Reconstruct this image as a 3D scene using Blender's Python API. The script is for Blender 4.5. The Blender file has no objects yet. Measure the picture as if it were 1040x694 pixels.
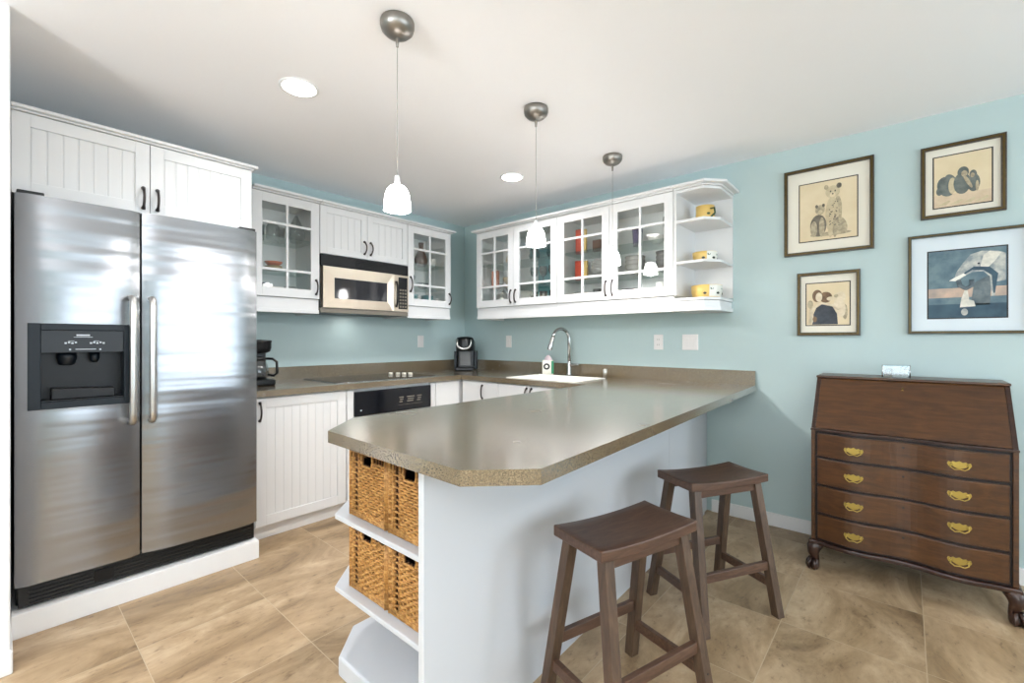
import bpy, bmesh, math, random
from math import sin, cos, pi, radians
from mathutils import Vector, Matrix
random.seed(7)
SC = bpy.context.scene
COL = SC.collection

# ------------------------------------------------------------------ materials
def lin(c):
    return tuple(((v/255)/12.92 if v/255 <= .04045 else (((v/255)+.055)/1.055)**2.4) for v in c) + (1,)
def mat(name, col, rough=.5, metal=0, **kw):
    m = bpy.data.materials.new(name); m.use_nodes = True
    b = m.node_tree.nodes['Principled BSDF']
    b.inputs['Base Color'].default_value = lin(col)
    b.inputs['Roughness'].default_value = rough
    b.inputs['Metallic'].default_value = metal
    for k, v in kw.items():
        b.inputs[k.replace('_', ' ')].default_value = v
    return m
def nt(m): return m.node_tree.nodes, m.node_tree.links, m.node_tree.nodes['Principled BSDF']
def noise(m, scale, detail=3, dist=0, vec=None, sc=(1,1,1), rough=.55):
    N, L, b = nt(m)
    tc = N.new('ShaderNodeTexCoord'); mp = N.new('ShaderNodeMapping'); mp.inputs['Scale'].default_value = sc
    L.new(tc.outputs['Object'], mp.inputs['Vector'])
    n = N.new('ShaderNodeTexNoise'); n.inputs['Scale'].default_value = scale
    n.inputs['Detail'].default_value = detail; n.inputs['Distortion'].default_value = dist
    n.inputs['Roughness'].default_value = rough
    L.new(mp.outputs['Vector'], n.inputs['Vector'])
    return n
def ramp(m, src, stops, interp='LINEAR'):
    N, L, b = nt(m)
    r = N.new('ShaderNodeValToRGB'); r.color_ramp.interpolation = interp
    e = r.color_ramp.elements
    while len(e) < len(stops): e.new(.5)
    for i, (p, c) in enumerate(stops): e[i].position = p; e[i].color = lin(c)
    L.new(src, r.inputs['Fac']); return r
def bump(m, src, strength=.2, dist=.01):
    N, L, b = nt(m)
    bp = N.new('ShaderNodeBump'); bp.inputs['Strength'].default_value = strength; bp.inputs['Distance'].default_value = dist
    L.new(src, bp.inputs['Height']); L.new(bp.outputs['Normal'], b.inputs['Normal']); return bp

MT = {}
def painted(name, col, rough=.45, tex=60, st=.05):
    m = mat(name, col, rough); n = noise(m, tex, 2); bump(m, n.outputs['Fac'], st, .002); return m
MT['teal'] = painted('teal wall paint', (180, 199, 199), .55, 90, .12)
MT['ceil'] = painted('white ceiling paint', (249, 249, 251), .8, 70, .15)
MT['white'] = painted('white cabinet lacquer', (222, 222, 222), .3, 20, .01)
MT['panelw'] = painted('white laminate', (205, 207, 211), .35, 20, .01)
MT['trimw'] = painted('white trim paint', (232, 232, 232), .4, 40, .03)
MT['inner'] = painted('white melamine', (248, 248, 247), .5, 30, .01)
MT['tealsheet'] = painted('flat pale teal', (120, 178, 184), .5, 30, .01)
MT['groove'] = mat('shadow gap line', (205, 203, 200), .6)

# travertine floor : square tiles on a straight grid, grout, cloudy veins
m = mat('travertine tile', (190, 165, 130), .3); MT['floor'] = m
N, L, b = nt(m)
tc = N.new('ShaderNodeTexCoord'); mp = N.new('ShaderNodeMapping'); mp.inputs['Location'].default_value = (.062, .186, 0)
L.new(tc.outputs['Object'], mp.inputs['Vector'])
br = N.new('ShaderNodeTexBrick'); br.offset = 0; br.squash = 1
br.inputs['Scale'].default_value = 1; br.inputs['Brick Width'].default_value = .4662; br.inputs['Row Height'].default_value = .4662
br.inputs['Mortar Size'].default_value = .0018; br.inputs['Mortar Smooth'].default_value = .3; br.inputs['Bias'].default_value = 0
br.inputs['Color1'].default_value = (0, 0, 0, 1); br.inputs['Color2'].default_value = (1, 1, 1, 1); br.inputs['Mortar'].default_value = (.5, .5, .5, 1)
L.new(mp.outputs['Vector'], br.inputs['Vector'])
ad = N.new('ShaderNodeVectorMath'); ad.operation = 'MULTIPLY_ADD'; ad.inputs[1].default_value = (9, 7, 5)
L.new(br.outputs['Color'], ad.inputs[0])
st = N.new('ShaderNodeMapping'); st.inputs['Scale'].default_value = (1.6, .75, 1); st.inputs['Rotation'].default_value = (0, 0, .5)
L.new(tc.outputs['Object'], st.inputs['Vector']); L.new(st.outputs['Vector'], ad.inputs[2])
n1 = N.new('ShaderNodeTexNoise'); n1.inputs['Scale'].default_value = 2.3; n1.inputs['Detail'].default_value = 8; n1.inputs['Roughness'].default_value = .68; n1.inputs['Distortion'].default_value = .9
L.new(ad.outputs[0], n1.inputs['Vector'])
r1 = ramp(m, n1.outputs['Fac'], [(.28, (104, 84, 62)), (.42, (150, 128, 100)), (.55, (176, 154, 126)), (.72, (204, 186, 160))])
n2 = N.new('ShaderNodeTexNoise'); n2.inputs['Scale'].default_value = 26; n2.inputs['Detail'].default_value = 6; n2.inputs['Roughness'].default_value = .7
L.new(ad.outputs[0], n2.inputs['Vector'])
r2 = ramp(m, n2.outputs['Fac'], [(.30, (150, 128, 100)), (.42, (236, 228, 216)), (.7, (255, 250, 240))])
mx = N.new('ShaderNodeMix'); mx.data_type = 'RGBA'; mx.blend_type = 'MULTIPLY'; mx.inputs['Factor'].default_value = .75
L.new(r1.outputs['Color'], mx.inputs[6]); L.new(r2.outputs['Color'], mx.inputs[7])
mg = N.new('ShaderNodeMix'); mg.data_type = 'RGBA'; mg.inputs[7].default_value = lin((178, 159, 132))
L.new(br.outputs['Fac'], mg.inputs['Factor']); L.new(mx.outputs[2], mg.inputs[6]); L.new(mg.outputs[2], b.inputs['Base Color'])
mr = N.new('ShaderNodeMath'); mr.operation = 'MULTIPLY_ADD'; mr.inputs[1].default_value = .25; mr.inputs[2].default_value = .25
L.new(n2.outputs['Fac'], mr.inputs[0]); L.new(mr.outputs[0], b.inputs['Roughness'])
inv = N.new('ShaderNodeMath'); inv.operation = 'MULTIPLY'; inv.inputs[1].default_value = -1; L.new(br.outputs['Fac'], inv.inputs[0])
bump(m, inv.outputs[0], .5, .002)

# speckled solid counter
m = mat('speckled taupe counter', (120, 108, 92), .22); MT['counter'] = m
n = noise(m, 260, 3, rough=.8); r = ramp(m, n.outputs['Fac'], [(.36, (64, 54, 42)), (.47, (104, 90, 69)), (.56, (122, 107, 83)), (.68, (150, 136, 110))])
N, L, b = nt(m)
L.new(r.outputs['Color'], b.inputs['Base Color']); b.inputs['Specular IOR Level'].default_value = .7; b.inputs['Coat Weight'].default_value = 1; b.inputs['Coat Roughness'].default_value = .16; b.inputs['Coat IOR'].default_value = 1.8
n3 = noise(m, 6, 3); mm = N.new('ShaderNodeMath'); mm.operation = 'MULTIPLY_ADD'; mm.inputs[1].default_value = .15; mm.inputs[2].default_value = .17
L.new(n3.outputs['Fac'], mm.inputs[0]); L.new(mm.outputs[0], b.inputs['Roughness'])

# brushed steel, with the gentle waviness a large door sheet has
m = mat('brushed stainless steel', (158, 159, 162), .27, 1, Anisotropic=.5); MT['steel'] = m
n = noise(m, 3.2, 2, sc=(1, .16, 2.8)); n4 = noise(m, 300, 2, sc=(1, .02, 1))
N, L, b = nt(m)
bp = bump(m, n.outputs['Fac'], .3, .02)
bp2 = N.new('ShaderNodeBump'); bp2.inputs['Strength'].default_value = .03; bp2.inputs['Distance'].default_value = .001
L.new(n4.outputs['Fac'], bp2.inputs['Height']); L.new(bp.outputs['Normal'], bp2.inputs['Normal']); L.new(bp2.outputs['Normal'], b.inputs['Normal'])
MT['steel2'] = mat('satin steel', (200, 198, 194), .28, 1)
MT['champ'] = mat('warm brushed steel', (214, 200, 182), .3, 1)
MT['chrome'] = mat('brushed nickel', (190, 190, 190), .22, 1)
MT['nickel'] = mat('satin nickel canopy', (150, 146, 140), .38, 1)
MT['pewter'] = mat('dark pewter handle', (74, 68, 66), .35, .9)
MT['black'] = mat('black plastic', (9, 10, 12), .3, Specular_IOR_Level=.35)
MT['blacksat'] = mat('black satin plastic', (16, 16, 18), .4, Specular_IOR_Level=.35)
MT['navy'] = mat('blue black dispenser plastic', (14, 22, 29), .38, Specular_IOR_Level=.3)
MT['ovenblk'] = mat('black oven glass', (10, 13, 20), .08)
MT['grille'] = mat('black grille', (20, 19, 18), .4)
MT['smoke'] = mat('smoked microwave glass', (46, 46, 50), .06)
MT['mark'] = mat('pale printed marks', (190, 196, 202), .5)
MT['btn'] = mat('grey buttons', (120, 112, 100), .5)
MT['cream'] = mat('cream knob', (228, 220, 204), .35)
MT['porc'] = mat('white enamel', (242, 240, 234), .12)
MT['plate'] = mat('white outlet plastic', (232, 228, 226), .4)
MT['bulb'] = mat('lit frosted glass', (255, 250, 240), .3)
b = nt(MT['bulb'])[2]; b.inputs['Emission Color'].default_value = (1, .98, .96, 1); b.inputs['Emission Strength'].default_value = 26
MT['lamp'] = mat('lit downlight lens', (255, 250, 240), .3)
b = nt(MT['lamp'])[2]; b.inputs['Emission Color'].default_value = (1, .95, .88, 1); b.inputs['Emission Strength'].default_value = 12

def thin_glass(name, tint=(255, 255, 255), refl=.07):
    m = bpy.data.materials.new(name); m.use_nodes = True
    N = m.node_tree.nodes; L = m.node_tree.links; N.clear()
    o = N.new('ShaderNodeOutputMaterial'); t = N.new('ShaderNodeBsdfTransparent'); g = N.new('ShaderNodeBsdfGlossy')
    t.inputs['Color'].default_value = lin(tint); g.inputs['Roughness'].default_value = .03
    x = N.new('ShaderNodeMixShader'); f = N.new('ShaderNodeFresnel'); f.inputs['IOR'].default_value = 1.45
    a = N.new('ShaderNodeMath'); a.operation = 'MULTIPLY'; a.inputs[1].default_value = refl/.04; 
    c = N.new('ShaderNodeMath'); c.operation = 'MINIMUM'; c.inputs[1].default_value = .3
    L.new(f.outputs[0], a.inputs[0]); L.new(a.outputs[0], c.inputs[0]); L.new(c.outputs[0], x.inputs[0])
    L.new(t.outputs[0], x.inputs[1]); L.new(g.outputs[0], x.inputs[2]); L.new(x.outputs[0], o.inputs[0]); return m
MT['pane'] = thin_glass('clear door pane', (253, 254, 253), .045)
MT['gshelf'] = thin_glass('glass shelf', (240, 247, 245), .04)
MT['gware'] = thin_glass('clear glassware', (226, 231, 231), .12)
MT['gteal'] = thin_glass('teal glassware', (130, 186, 188), .1)
MT['acryl'] = thin_glass('clear acrylic', (226, 232, 234), .12)

def wood(name, c0, c1, c2, rough, sc, scale=6):
    m = mat(name, c1, rough)
    n = noise(m, scale, 6, .8, sc=sc, rough=.62); r = ramp(m, n.outputs['Fac'], [(.3, c0), (.5, c1), (.72, c2)])
    N, L, b = nt(m); L.new(r.outputs['Color'], b.inputs['Base Color']); bump(m, n.outputs['Fac'], .12, .002)
    return m
MT['mahog'] = wood('mahogany', (54, 32, 16), (72, 44, 22), (88, 56, 29), .3, (1.2, 6, 9))
MT['mahogd'] = wood('dark mahogany', (34, 19, 13), (48, 28, 19), (64, 38, 26), .32, (1.2, 6, 9))
MT['mahoge'] = mat('drawer gap', (20, 11, 8), .5)
MT['stool'] = wood('walnut stained wood', (60, 40, 29), (80, 56, 42), (100, 74, 58), .38, (2, 12, 12), 5)
MT['stoolleg'] = wood('walnut stained leg', (58, 42, 31), (76, 57, 43), (96, 75, 58), .42, (10, 10, 1.5), 5)
MT['brass'] = mat('aged brass', (168, 146, 78), .36, 1)
MT['brassd'] = mat('dark brass', (92, 76, 42), .4, 1)
MT['frame'] = wood('dark gilt frame', (36, 28, 18), (58, 47, 31), (82, 69, 44), .35, (8, 8, 8))
MT['frameg'] = wood('blue green black frame', (24, 32, 32), (44, 54, 52), (70, 74, 62), .35, (8, 8, 8))
MT['matc'] = mat('cream mat board', (228, 223, 209), .8)
MT['matb'] = mat('pale blue grey mat board', (216, 226, 232), .8)
def wick(name, a, b_, c):
    m = mat(name, b_, .55); n = noise(m, 60, 3, sc=(1, 1, 2)); r = ramp(m, n.outputs['Fac'], [(.3, a), (.5, b_), (.7, c)])
    N, L, b = nt(m); L.new(r.outputs['Color'], b.inputs['Base Color']); return m
MT['wick'] = wick('woven rattan', (124, 82, 38), (166, 118, 58), (194, 148, 86))
MT['wickd'] = wick('dark rattan stake', (84, 50, 22), (112, 70, 32), (140, 90, 44))
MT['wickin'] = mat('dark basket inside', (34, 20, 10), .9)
def flat(name, c, r=.5): MT[name] = mat(name, c, r)
for nme, c in dict(yellow=(226, 190, 110), bgreen=(60, 84, 58), bwhite=(232, 230, 220), bdark=(40, 40, 36), red=(196, 74, 48), orange=(206, 110, 70),
                   tan=(170, 146, 100), brown=(92, 62, 40), tealc=(112, 156, 160), purple=(96, 88, 122), greyc=(150, 148, 144), navyc=(54, 62, 92),
                   whitec=(236, 234, 230), dkgrey=(96, 94, 92), label=(226, 222, 210), green=(44, 128, 92), black2=(22, 22, 24), pinkw=(214, 196, 202)).items():
    flat(nme, c, .35)

# ------------------------------------------------------------------ mesh kit
IDT = lambda u, v, w: (u, v, w)
FA = lambda u, v, w: (w, u, v)          # things on the x=0 wall: u along y, v up, w out of the wall
FB = lambda u, v, w: (u, -w, v)         # things on the y=0 wall: u along x, v up, w out of the wall
class M:
    def __init__(s, T=IDT): s.bm = bmesh.new(); s.T = T; s.mats = []
    def mi(s, m):
        m = MT[m] if isinstance(m, str) else m
        if m not in s.mats: s.mats.append(m)
        return s.mats.index(m)
    def v(s, p): return s.bm.verts.new(s.T(*p))
    def f(s, vs, m, smooth=False):
        try: fc = s.bm.faces.new(vs)
        except ValueError: return
        fc.material_index = s.mi(m); fc.smooth = smooth
    def box(s, u0, u1, v0, v1, w0, w1, m='white'):
        c = [s.v((u, v, w)) for u in (u0, u1) for v in (v0, v1) for w in (w0, w1)]
        for q in ((0,1,3,2), (4,6,7,5), (0,4,5,1), (2,3,7,6), (0,2,6,4), (1,5,7,3)): s.f([c[i] for i in q], m)
        return s
    def prism(s, pts, w0, w1, m='white', smooth=False):      # polygon in (u,v), extruded along w
        a = [s.v((p[0], p[1], w0)) for p in pts]; b = [s.v((p[0], p[1], w1)) for p in pts]
        s.f(a[::-1], m); s.f(b, m); n = len(pts)
        for i in range(n): s.f([a[i], a[(i+1) % n], b[(i+1) % n], b[i]], m, smooth)
        return s
    def hexa(s, bot, top, m):                                # 4 bottom points, 4 top points
        a = [s.v(p) for p in bot]; b = [s.v(p) for p in top]
        s.f(a[::-1], m); s.f(b, m)
        for i in range(4): s.f([a[i], a[(i+1) % 4], b[(i+1) % 4], b[i]], m)
        return s
    def lathe(s, prof, c=(0, 0, 0), m='white', seg=24, axis=2, sq=1, mats=None):
        rings = []
        for r, z in prof:
            ring = []
            for i in range(seg):
                a = 2*pi*i/seg; p = [r*cos(a), r*sin(a)*sq]
                q = (p[0], p[1], z) if axis == 2 else ((z, p[0], p[1]) if axis == 0 else (p[0], z, p[1]))
                ring.append(s.v((c[0]+q[0], c[1]+q[1], c[2]+q[2])))
            rings.append(ring)
        for k in range(len(rings)-1):
            for i in range(seg):
                j = (i+1) % seg; s.f([rings[k][i], rings[k][j], rings[k+1][j], rings[k+1][i]], (mats[k] if mats else m), True)
        s.f(rings[0][::-1], mats[0] if mats else m); s.f(rings[-1], mats[-1] if mats else m)
        return s
    def tube(s, pts, r, m, seg=8, closed=False, ry=None, up=(0, 0, 1)):
        pts = [Vector(p) for p in pts]; n = len(pts); rings = []
        rr = r if isinstance(r, (list, tuple)) else [r]*n
        pn = None
        for k in range(n):
            if closed: t = pts[(k+1) % n]-pts[k-1]
            else: t = pts[min(k+1, n-1)]-pts[max(k-1, 0)]
            t.normalize(); u = Vector(up)
            if pn is None:
                if abs(t.dot(u)) > .95: u = Vector((1, 0, 0)) if abs(t.x) < .9 else Vector((0, 1, 0))
                a = t.cross(u).normalized()
            else: a = (pn-t*pn.dot(t)).normalized()
            pn = a; bb = t.cross(a)
            rings.append([s.v(pts[k]+a*rr[k]*cos(2*pi*i/seg)+bb*(ry or rr[k])*sin(2*pi*i/seg)) for i in range(seg)])
        for k in range(n if closed else n-1):
            A, B = rings[k], rings[(k+1) % n]
            for i in range(seg): s.f([A[i], A[(i+1) % seg], B[(i+1) % seg], B[i]], m, True)
        if not closed: s.f(rings[0][::-1], m); s.f(rings[-1], m)
        return s
    def build(s, name, parent=None, org=None, bev=0, **props):
        bmesh.ops.recalc_face_normals(s.bm, faces=s.bm.faces[:])
        me = bpy.data.meshes.new(name)
        if org is None: org = parent['_o'] if parent and '_o' in parent else (0, 0, 0)
        o3 = Vector(org[:3])
        for q in s.bm.verts: q.co -= o3
        s.bm.to_mesh(me); s.bm.free()
        for m in s.mats: me.materials.append(m)
        o = bpy.data.objects.new(name, me); COL.objects.link(o)
        if parent: o.parent = parent; o['_o'] = list(parent['_o'])
        else: o.location = o3; o['_o'] = list(o3)
        if bev:
            b = o.modifiers.new('bevel', 'BEVEL'); b.width = bev; b.segments = 2; b.limit_method = 'ANGLE'; b.angle_limit = radians(40)
        for k, v in props.items(): o[k] = v
        return o
def thing(name, label, cat, loc=(0, 0, 0), group=None):
    o = bpy.data.objects.new(name, None); COL.objects.link(o); o.empty_display_size = .05
    o.location = loc; o['_o'] = list(loc); o['label'] = label; o['category'] = cat
    if group: o['group'] = group
    return o
def tag(o, label, cat, group=None):
    o['label'] = label; o['category'] = cat
    if group: o['group'] = group
    return o
def struct(mm, name, parent=None, bev=0):
    o = mm.build(name, parent, bev=bev)
    o['kind'] = 'structure'
    return o

# ------------------------------------------------------------------ camera
cam = bpy.data.cameras.new('camera'); co = bpy.data.objects.new('camera', cam); COL.objects.link(co)
cam.sensor_width = 36; cam.lens = 458/1040*36; cam.shift_y = -2/1040; cam.clip_start = .02
co.location = (3.608, -3.355, 1.22); co.rotation_euler = (radians(90), 0, radians(41.1)); SC.camera = co

# ------------------------------------------------------------------ room
H = 2.44; RX = 6.5; RY = -6.5
struct(M().box(-.1, RX+.1, RY-.1, .1, -.1, 0, 'floor'), 'floor')
struct(M().box(-.1, RX+.1, RY-.1, .1, H, H+.1, 'ceil'), 'ceiling')
struct(M().box(-.1, 0, RY, 0, 0, H, 'teal'), 'wall_left')
struct(M().box(-.1, RX+.1, 0, .1, 0, H, 'teal'), 'wall_back')
struct(M().box(0, 1.145, -3.60, -3.318, 0, H, 'trimw'), 'wall_partition', bev=.006)
struct(M().box(0, 1.158, -3.61, -3.312, 0, .085, 'trimw'), 'baseboard_partition', bev=.006)
struct(M(FB).prism([(2.57, 0), (RX, 0), (RX, .075), (RX, .085), (2.57, .085)], .0, .014, 'trimw'), 'baseboard_back', bev=.003)
# wall on the window side, two tall openings
w = M()
Y0, Y1, Y2, Y3, ZB, ZT = -3.9, -1.35, -1.22, -.35, .42, 2.05
w.box(RX, RX+.1, RY, Y0, 0, H, 'teal').box(RX, RX+.1, Y0, 0, 0, ZB, 'teal').box(RX, RX+.1, Y0, 0, ZT, H, 'teal')
w.box(RX, RX+.1, Y1, Y2, ZB, ZT, 'teal').box(RX, RX+.1, Y3, 0, ZB, ZT, 'teal')
struct(w, 'wall_right')
for i, (a, b_) in enumerate(((Y0, Y1), (Y2, Y3))):
    fr = M()
    for (p, q, r_, s_) in ((a, b_, ZB, ZB+.05), (a, b_, ZT-.05, ZT), (a, a+.05, ZB, ZT), (b_-.05, b_, ZB, ZT)): fr.box(RX+.02, RX+.08, p, q, r_, s_, 'trimw')
    if i == 0: fr.box(RX+.02, RX+.08, (a+b_)/2-.025, (a+b_)/2+.025, ZB, ZT, 'trimw')
    o = struct(fr, 'window_%d' % (i+1))
    M().box(RX+.045, RX+.05, a+.04, b_-.04, ZB+.04, ZT-.04, 'pane').build('window_pane', o)
w = M()
WX0, WX1 = 2.2, 5.4
w.box(-.1, WX0, RY-.1, RY, 0, H, 'teal').box(WX1, RX+.1, RY-.1, RY, 0, H, 'teal').box(WX0, WX1, RY-.1, RY, 0, .6, 'teal').box(WX0, WX1, RY-.1, RY, 2.2, H, 'teal')
struct(w, 'wall_front')
fr = M()
for p, q, r_, s_ in ((WX0, WX1, .6, .65), (WX0, WX1, 2.15, 2.2), (WX0, WX0+.05, .6, 2.2), (WX1-.05, WX1, .6, 2.2), (3.77, 3.83, .6, 2.2)): fr.box(p, q, RY-.08, RY-.02, r_, s_, 'trimw')
o = struct(fr, 'window_3'); M().box(WX0+.04, WX1-.04, RY-.055, RY-.05, .64, 2.16, 'pane').build('window_pane', o)  # unseen rear window, put in to carry the general fill

# ------------------------------------------------------------------ lights
def area(name, loc, rot, sx, sy, power, col, spread=180):
    l = bpy.data.lights.new(name, 'AREA'); l.shape = 'RECTANGLE'; l.size = sx; l.size_y = sy; l.energy = power; l.color = col; l.spread = radians(spread)
    o = bpy.data.objects.new(name, l); COL.objects.link(o); o.location = loc; o.rotation_euler = rot; return o
DAY = (.78, .88, 1.0)
area('daylight_wide', (RX+.25, (Y0+Y1)/2, 1.235), (0, radians(90), 0), ZT-ZB, Y1-Y0, 44, DAY)
area('daylight_narrow', (RX+.25, (Y2+Y3)/2, 1.235), (0, radians(90), 0), 1.3, .75, 28, DAY)
area('added_rear_fill', (3.8, RY-.25, 1.4), (radians(90), 0, 0), 3.1, 1.5, 60, (.88, .94, 1.0))  # general fill put in from the rear, outside an unseen window
for x_, y_ in ((4.9, -4.9), (2.5, -5.0)): area('added_ceiling_fill', (x_, y_, 1.75), (radians(180), 0, 0), .35, .35, 70, (.92, .955, 1))  # unseen uplights added to brighten the ceiling, no lamps stand here
def point(name, loc, e, r, col=(1, .975, .96)):
    l = bpy.data.lights.new(name, 'POINT'); l.energy = e; l.shadow_soft_size = r; l.color = col
    o = bpy.data.objects.new(name, l); COL.objects.link(o); o.location = loc; return o
def downlight(x, y, label, e=26):
    t = thing('recessed_downlight', label, 'ceiling light', (x, y, H), 'round recessed ceiling lights')
    M().lathe([(.090, 0), (.090, -.003), (.080, -.006), (.074, -.003), (.074, 0)], (x, y, H), 'trimw', 32).build('trim_ring', t)
    M().lathe([(.073, -.001), (.073, -.005), (.03, -.007)], (x, y, H), 'lamp', 32).build('lens', t)
    l = bpy.data.lights.new('downlight', 'SPOT'); l.energy = e; l.spot_size = radians(150); l.spot_blend = .8; l.shadow_soft_size = .07; l.color = (.95, .965, 1)
    o = bpy.data.objects.new('downlight', l); COL.objects.link(o); o.location = (x, y, H-.02)
KITCH = 37
l = bpy.data.lights.new('cooktop_lamp', 'AREA'); l.shape = 'RECTANGLE'; l.size = .3; l.size_y = .08; l.energy = .45; l.color = (1, .97, .93)
o = bpy.data.objects.new('cooktop_lamp', l); COL.objects.link(o); o.location = (.22, -1.4, 1.415)
downlight(1.397, -2.387, 'round lit recessed ceiling light in front of the refrigerator, the larger one in view', KITCH)
downlight(1.382, -.803, 'round lit recessed ceiling light near the corner above the sink, the smaller one in view', KITCH)
for x, y in ((3.9, -4.6), (5.2, -2.2), (5.2, -4.6), (2.2, -4.9)):  # unseen spots added behind the camera to flatten the contrast
    l = bpy.data.lights.new('added_fill_spot', 'SPOT'); l.energy = 30; l.spot_size = radians(150); l.spot_blend = .8; l.shadow_soft_size = .07; l.color = (.95, .965, 1)
    o = bpy.data.objects.new('added_fill_spot', l); COL.objects.link(o); o.location = (x, y, H-.02)
PL = ['nearest and largest pendant lamp, white lit bell shade hanging toward the refrigerator',
      'middle pendant lamp of three, lit bell shade before the teal-backed glass door',
      'farthest pendant lamp of three with small lit bell shade, nearest the corner open shelves']
for i, y in enumerate((-2.341, -1.48, -.656)):
    t = thing('pendant_lamp', PL[i], 'pendant light', (2.14, y, H), 'three pendant lamps over the peninsula')
    c = (2.14, y, H); zb = 1.715
    M().lathe([(.062, 0), (.064, -.006), (.064, -.022), (.060, -.036), (.046, -.050), (.026, -.060), (.010, -.064)], c, 'nickel', 32).build('canopy', t)
    M().lathe([(.006, -.060), (.008, -.066), (.0065, -.085), (.005, -.098), (.002, -.1)], c, 'nickel', 12).build('cord_grip', t)
    M().tube([(2.14, y, H-.09), (2.14, y, zb+.115)], .0014, 'greyc', 6).build('cord', t)
    M().lathe([(.004, .135), (.010, .13), (.011, .105), (.014, .095), (.014, .088)], (2.14, y, zb), 'trimw', 16).build('socket', t)
    M().lathe([(.013, .096), (.028, .091), (.038, .079), (.045, .060), (.048, .038), (.0505, .018), (.051, 0), (.0485, 0), (.048, .018), (.0455, .038), (.042, .058), (.035, .076), (.012, .087)],
              (2.14, y, zb), 'bulb', 32).build('glass_shade', t)
    point('pendant_bulb', (2.14, y, zb+.012), 10.5, .022)

# ------------------------------------------------------------------ handles, doors
def bow(mm, u, v0, v1, w, d=.028, r=.0058, m='pewter', lean=0):
    P = []
    for k in range(9):
        t = k/8; P.append((u+lean*sin(pi*t), v0+(v1-v0)*t, w+.003+d*sin(pi*t)**.6))
    mm.tube(P, [r*1.7]+[r]*7+[r*1.7], m, 8)
def vhandle(T, u, v, w, parent, L_=.105, lean=0):
    mm = M(T); bow(mm, u, v-L_/2, v+L_/2, w, lean=lean); return mm.build('handle', parent)
def bead_door(T, u0, u1, v0, v1, w, parent, n=8, st=.055, name='door', t=.019):
    g = .0015; u0 += g; u1 -= g; v0 += g; v1 -= g
    mm = M(T)
    mm.box(u0, u0+st, v0, v1, w-t, w, 'white').box(u1-st, u1, v0, v1, w-t, w, 'white')
    mm.box(u0+st, u1-st, v0, v0+st, w-t, w, 'white').box(u0+st, u1-st, v1-st, v1, w-t, w, 'white')
    W = (u1-u0-2*st)/n
    for i in range(n):
        a = u0+st+i*W
        mm.prism([(a+.0, v0+st), (a+W, v0+st), (a+W, v1-st), (a, v1-st)], w-t+.002, w-.0092, 'white')
        mm.box(a+.003, a+W-.003, v0+st, v1-st, w-.0092, w-.0068, 'white')
    return mm.build(name, parent, bev=.0012)
def plain_door(T, u0, u1, v0, v1, w, parent, name='door', t=.019):
    g = .0015; mm = M(T).box(u0+g, u1-g, v0+g, v1-g, w-t, w, 'white')
    return mm.build(name, parent, bev=.002)
def glass_door(T, u0, u1, v0, v1, w, parent, st=.062, t=.02):
    g = .0015; u0 += g; u1 -= g; v0 += g; v1 -= g
    mm = M(T)
    mm.box(u0, u0+st, v0, v1, w-t, w, 'white').box(u1-st, u1, v0, v1, w-t, w, 'white')
    mm.box(u0+st, u1-st, v0, v0+st, w-t, w, 'white').box(u0+st, u1-st, v1-st, v1, w-t, w, 'white')
    gu0, gu1, gv0, gv1 = u0+st, u1-st, v0+st, v1-st; b = .0085; hgt = gv1-gv0
    mm.box((gu0+gu1)/2-b, (gu0+gu1)/2+b, gv0, gv1, w-.015, w-.002, 'white')
    for f in (.215, .765): mm.box(gu0, gu1, gv0+hgt*f-b, gv0+hgt*f+b, w-.0148, w-.0022, 'white')
    d = mm.build('door', parent, bev=.0012)
    M(T).box(gu0-.004, gu1+.004, gv0-.004, gv1+.004, w-.0125, w-.0105, 'pane').build('glass_pane', d)
    return d
ZU0, ZU1 = 1.515, 2.215     # door bottom and top
def carcass(T, u0, u1, v0, v1, d, parent, add_teal=None, mid=False):
    t = .016; mm = M(T)
    mm.box(u0, u0+t, v0, v1, .002, d, 'white').box(u1-t, u1, v0, v1, .002, d, 'white')
    mm.box(u0+t, u1-t, v0, v0+t, .002, d, 'white').box(u0+t, u1-t, v1-t, v1, .002, d, 'white').box(u0+t, u1-t, v0+t, v1-t, .002, .010, 'inner')
    return mm.build('cabinet_body', parent)
def valance(T, u0, u1, d, parent, ret=None, z0=1.408):
    mm = M(T).box(u0, u1, z0+.028, ZU0-.003, d-.04, d-.016, 'white').box(u0, u1, z0, z0+.028, d-.045, d-.008, 'white')
    if ret in ('r', 'lr'): mm.box(u1-.02, u1, z0, ZU0-.003, .002, d-.045, 'white')
    if ret in ('l', 'lr'): mm.box(u0, u0+.02, z0, ZU0-.003, .002, d-.045, 'white')
    return mm.build('light_rail', parent, bev=.002)
def cornice(T, u0, u1, d, parent, z=ZU1, l=0, r=0, h=.026, p=.045):
    mm = M(T)
    mm.box(u0-l*.3, u1+r*.3, z+.0015, z+.010, .002, d+p*.3, 'white').box(u0-l, u1+r, z+.010, z+h, .002, d+p, 'white')
    return mm.build('cornice', parent, bev=.003)
def gshelves(T, u0, u1, d, parent, zs=(1.712, 1.935)):
    for z in zs: M(T).box(u0+.017, u1-.017, z-.006, z, .012, d-.03, 'gshelf').build('glass_shelf', parent)

DW = .37
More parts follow.
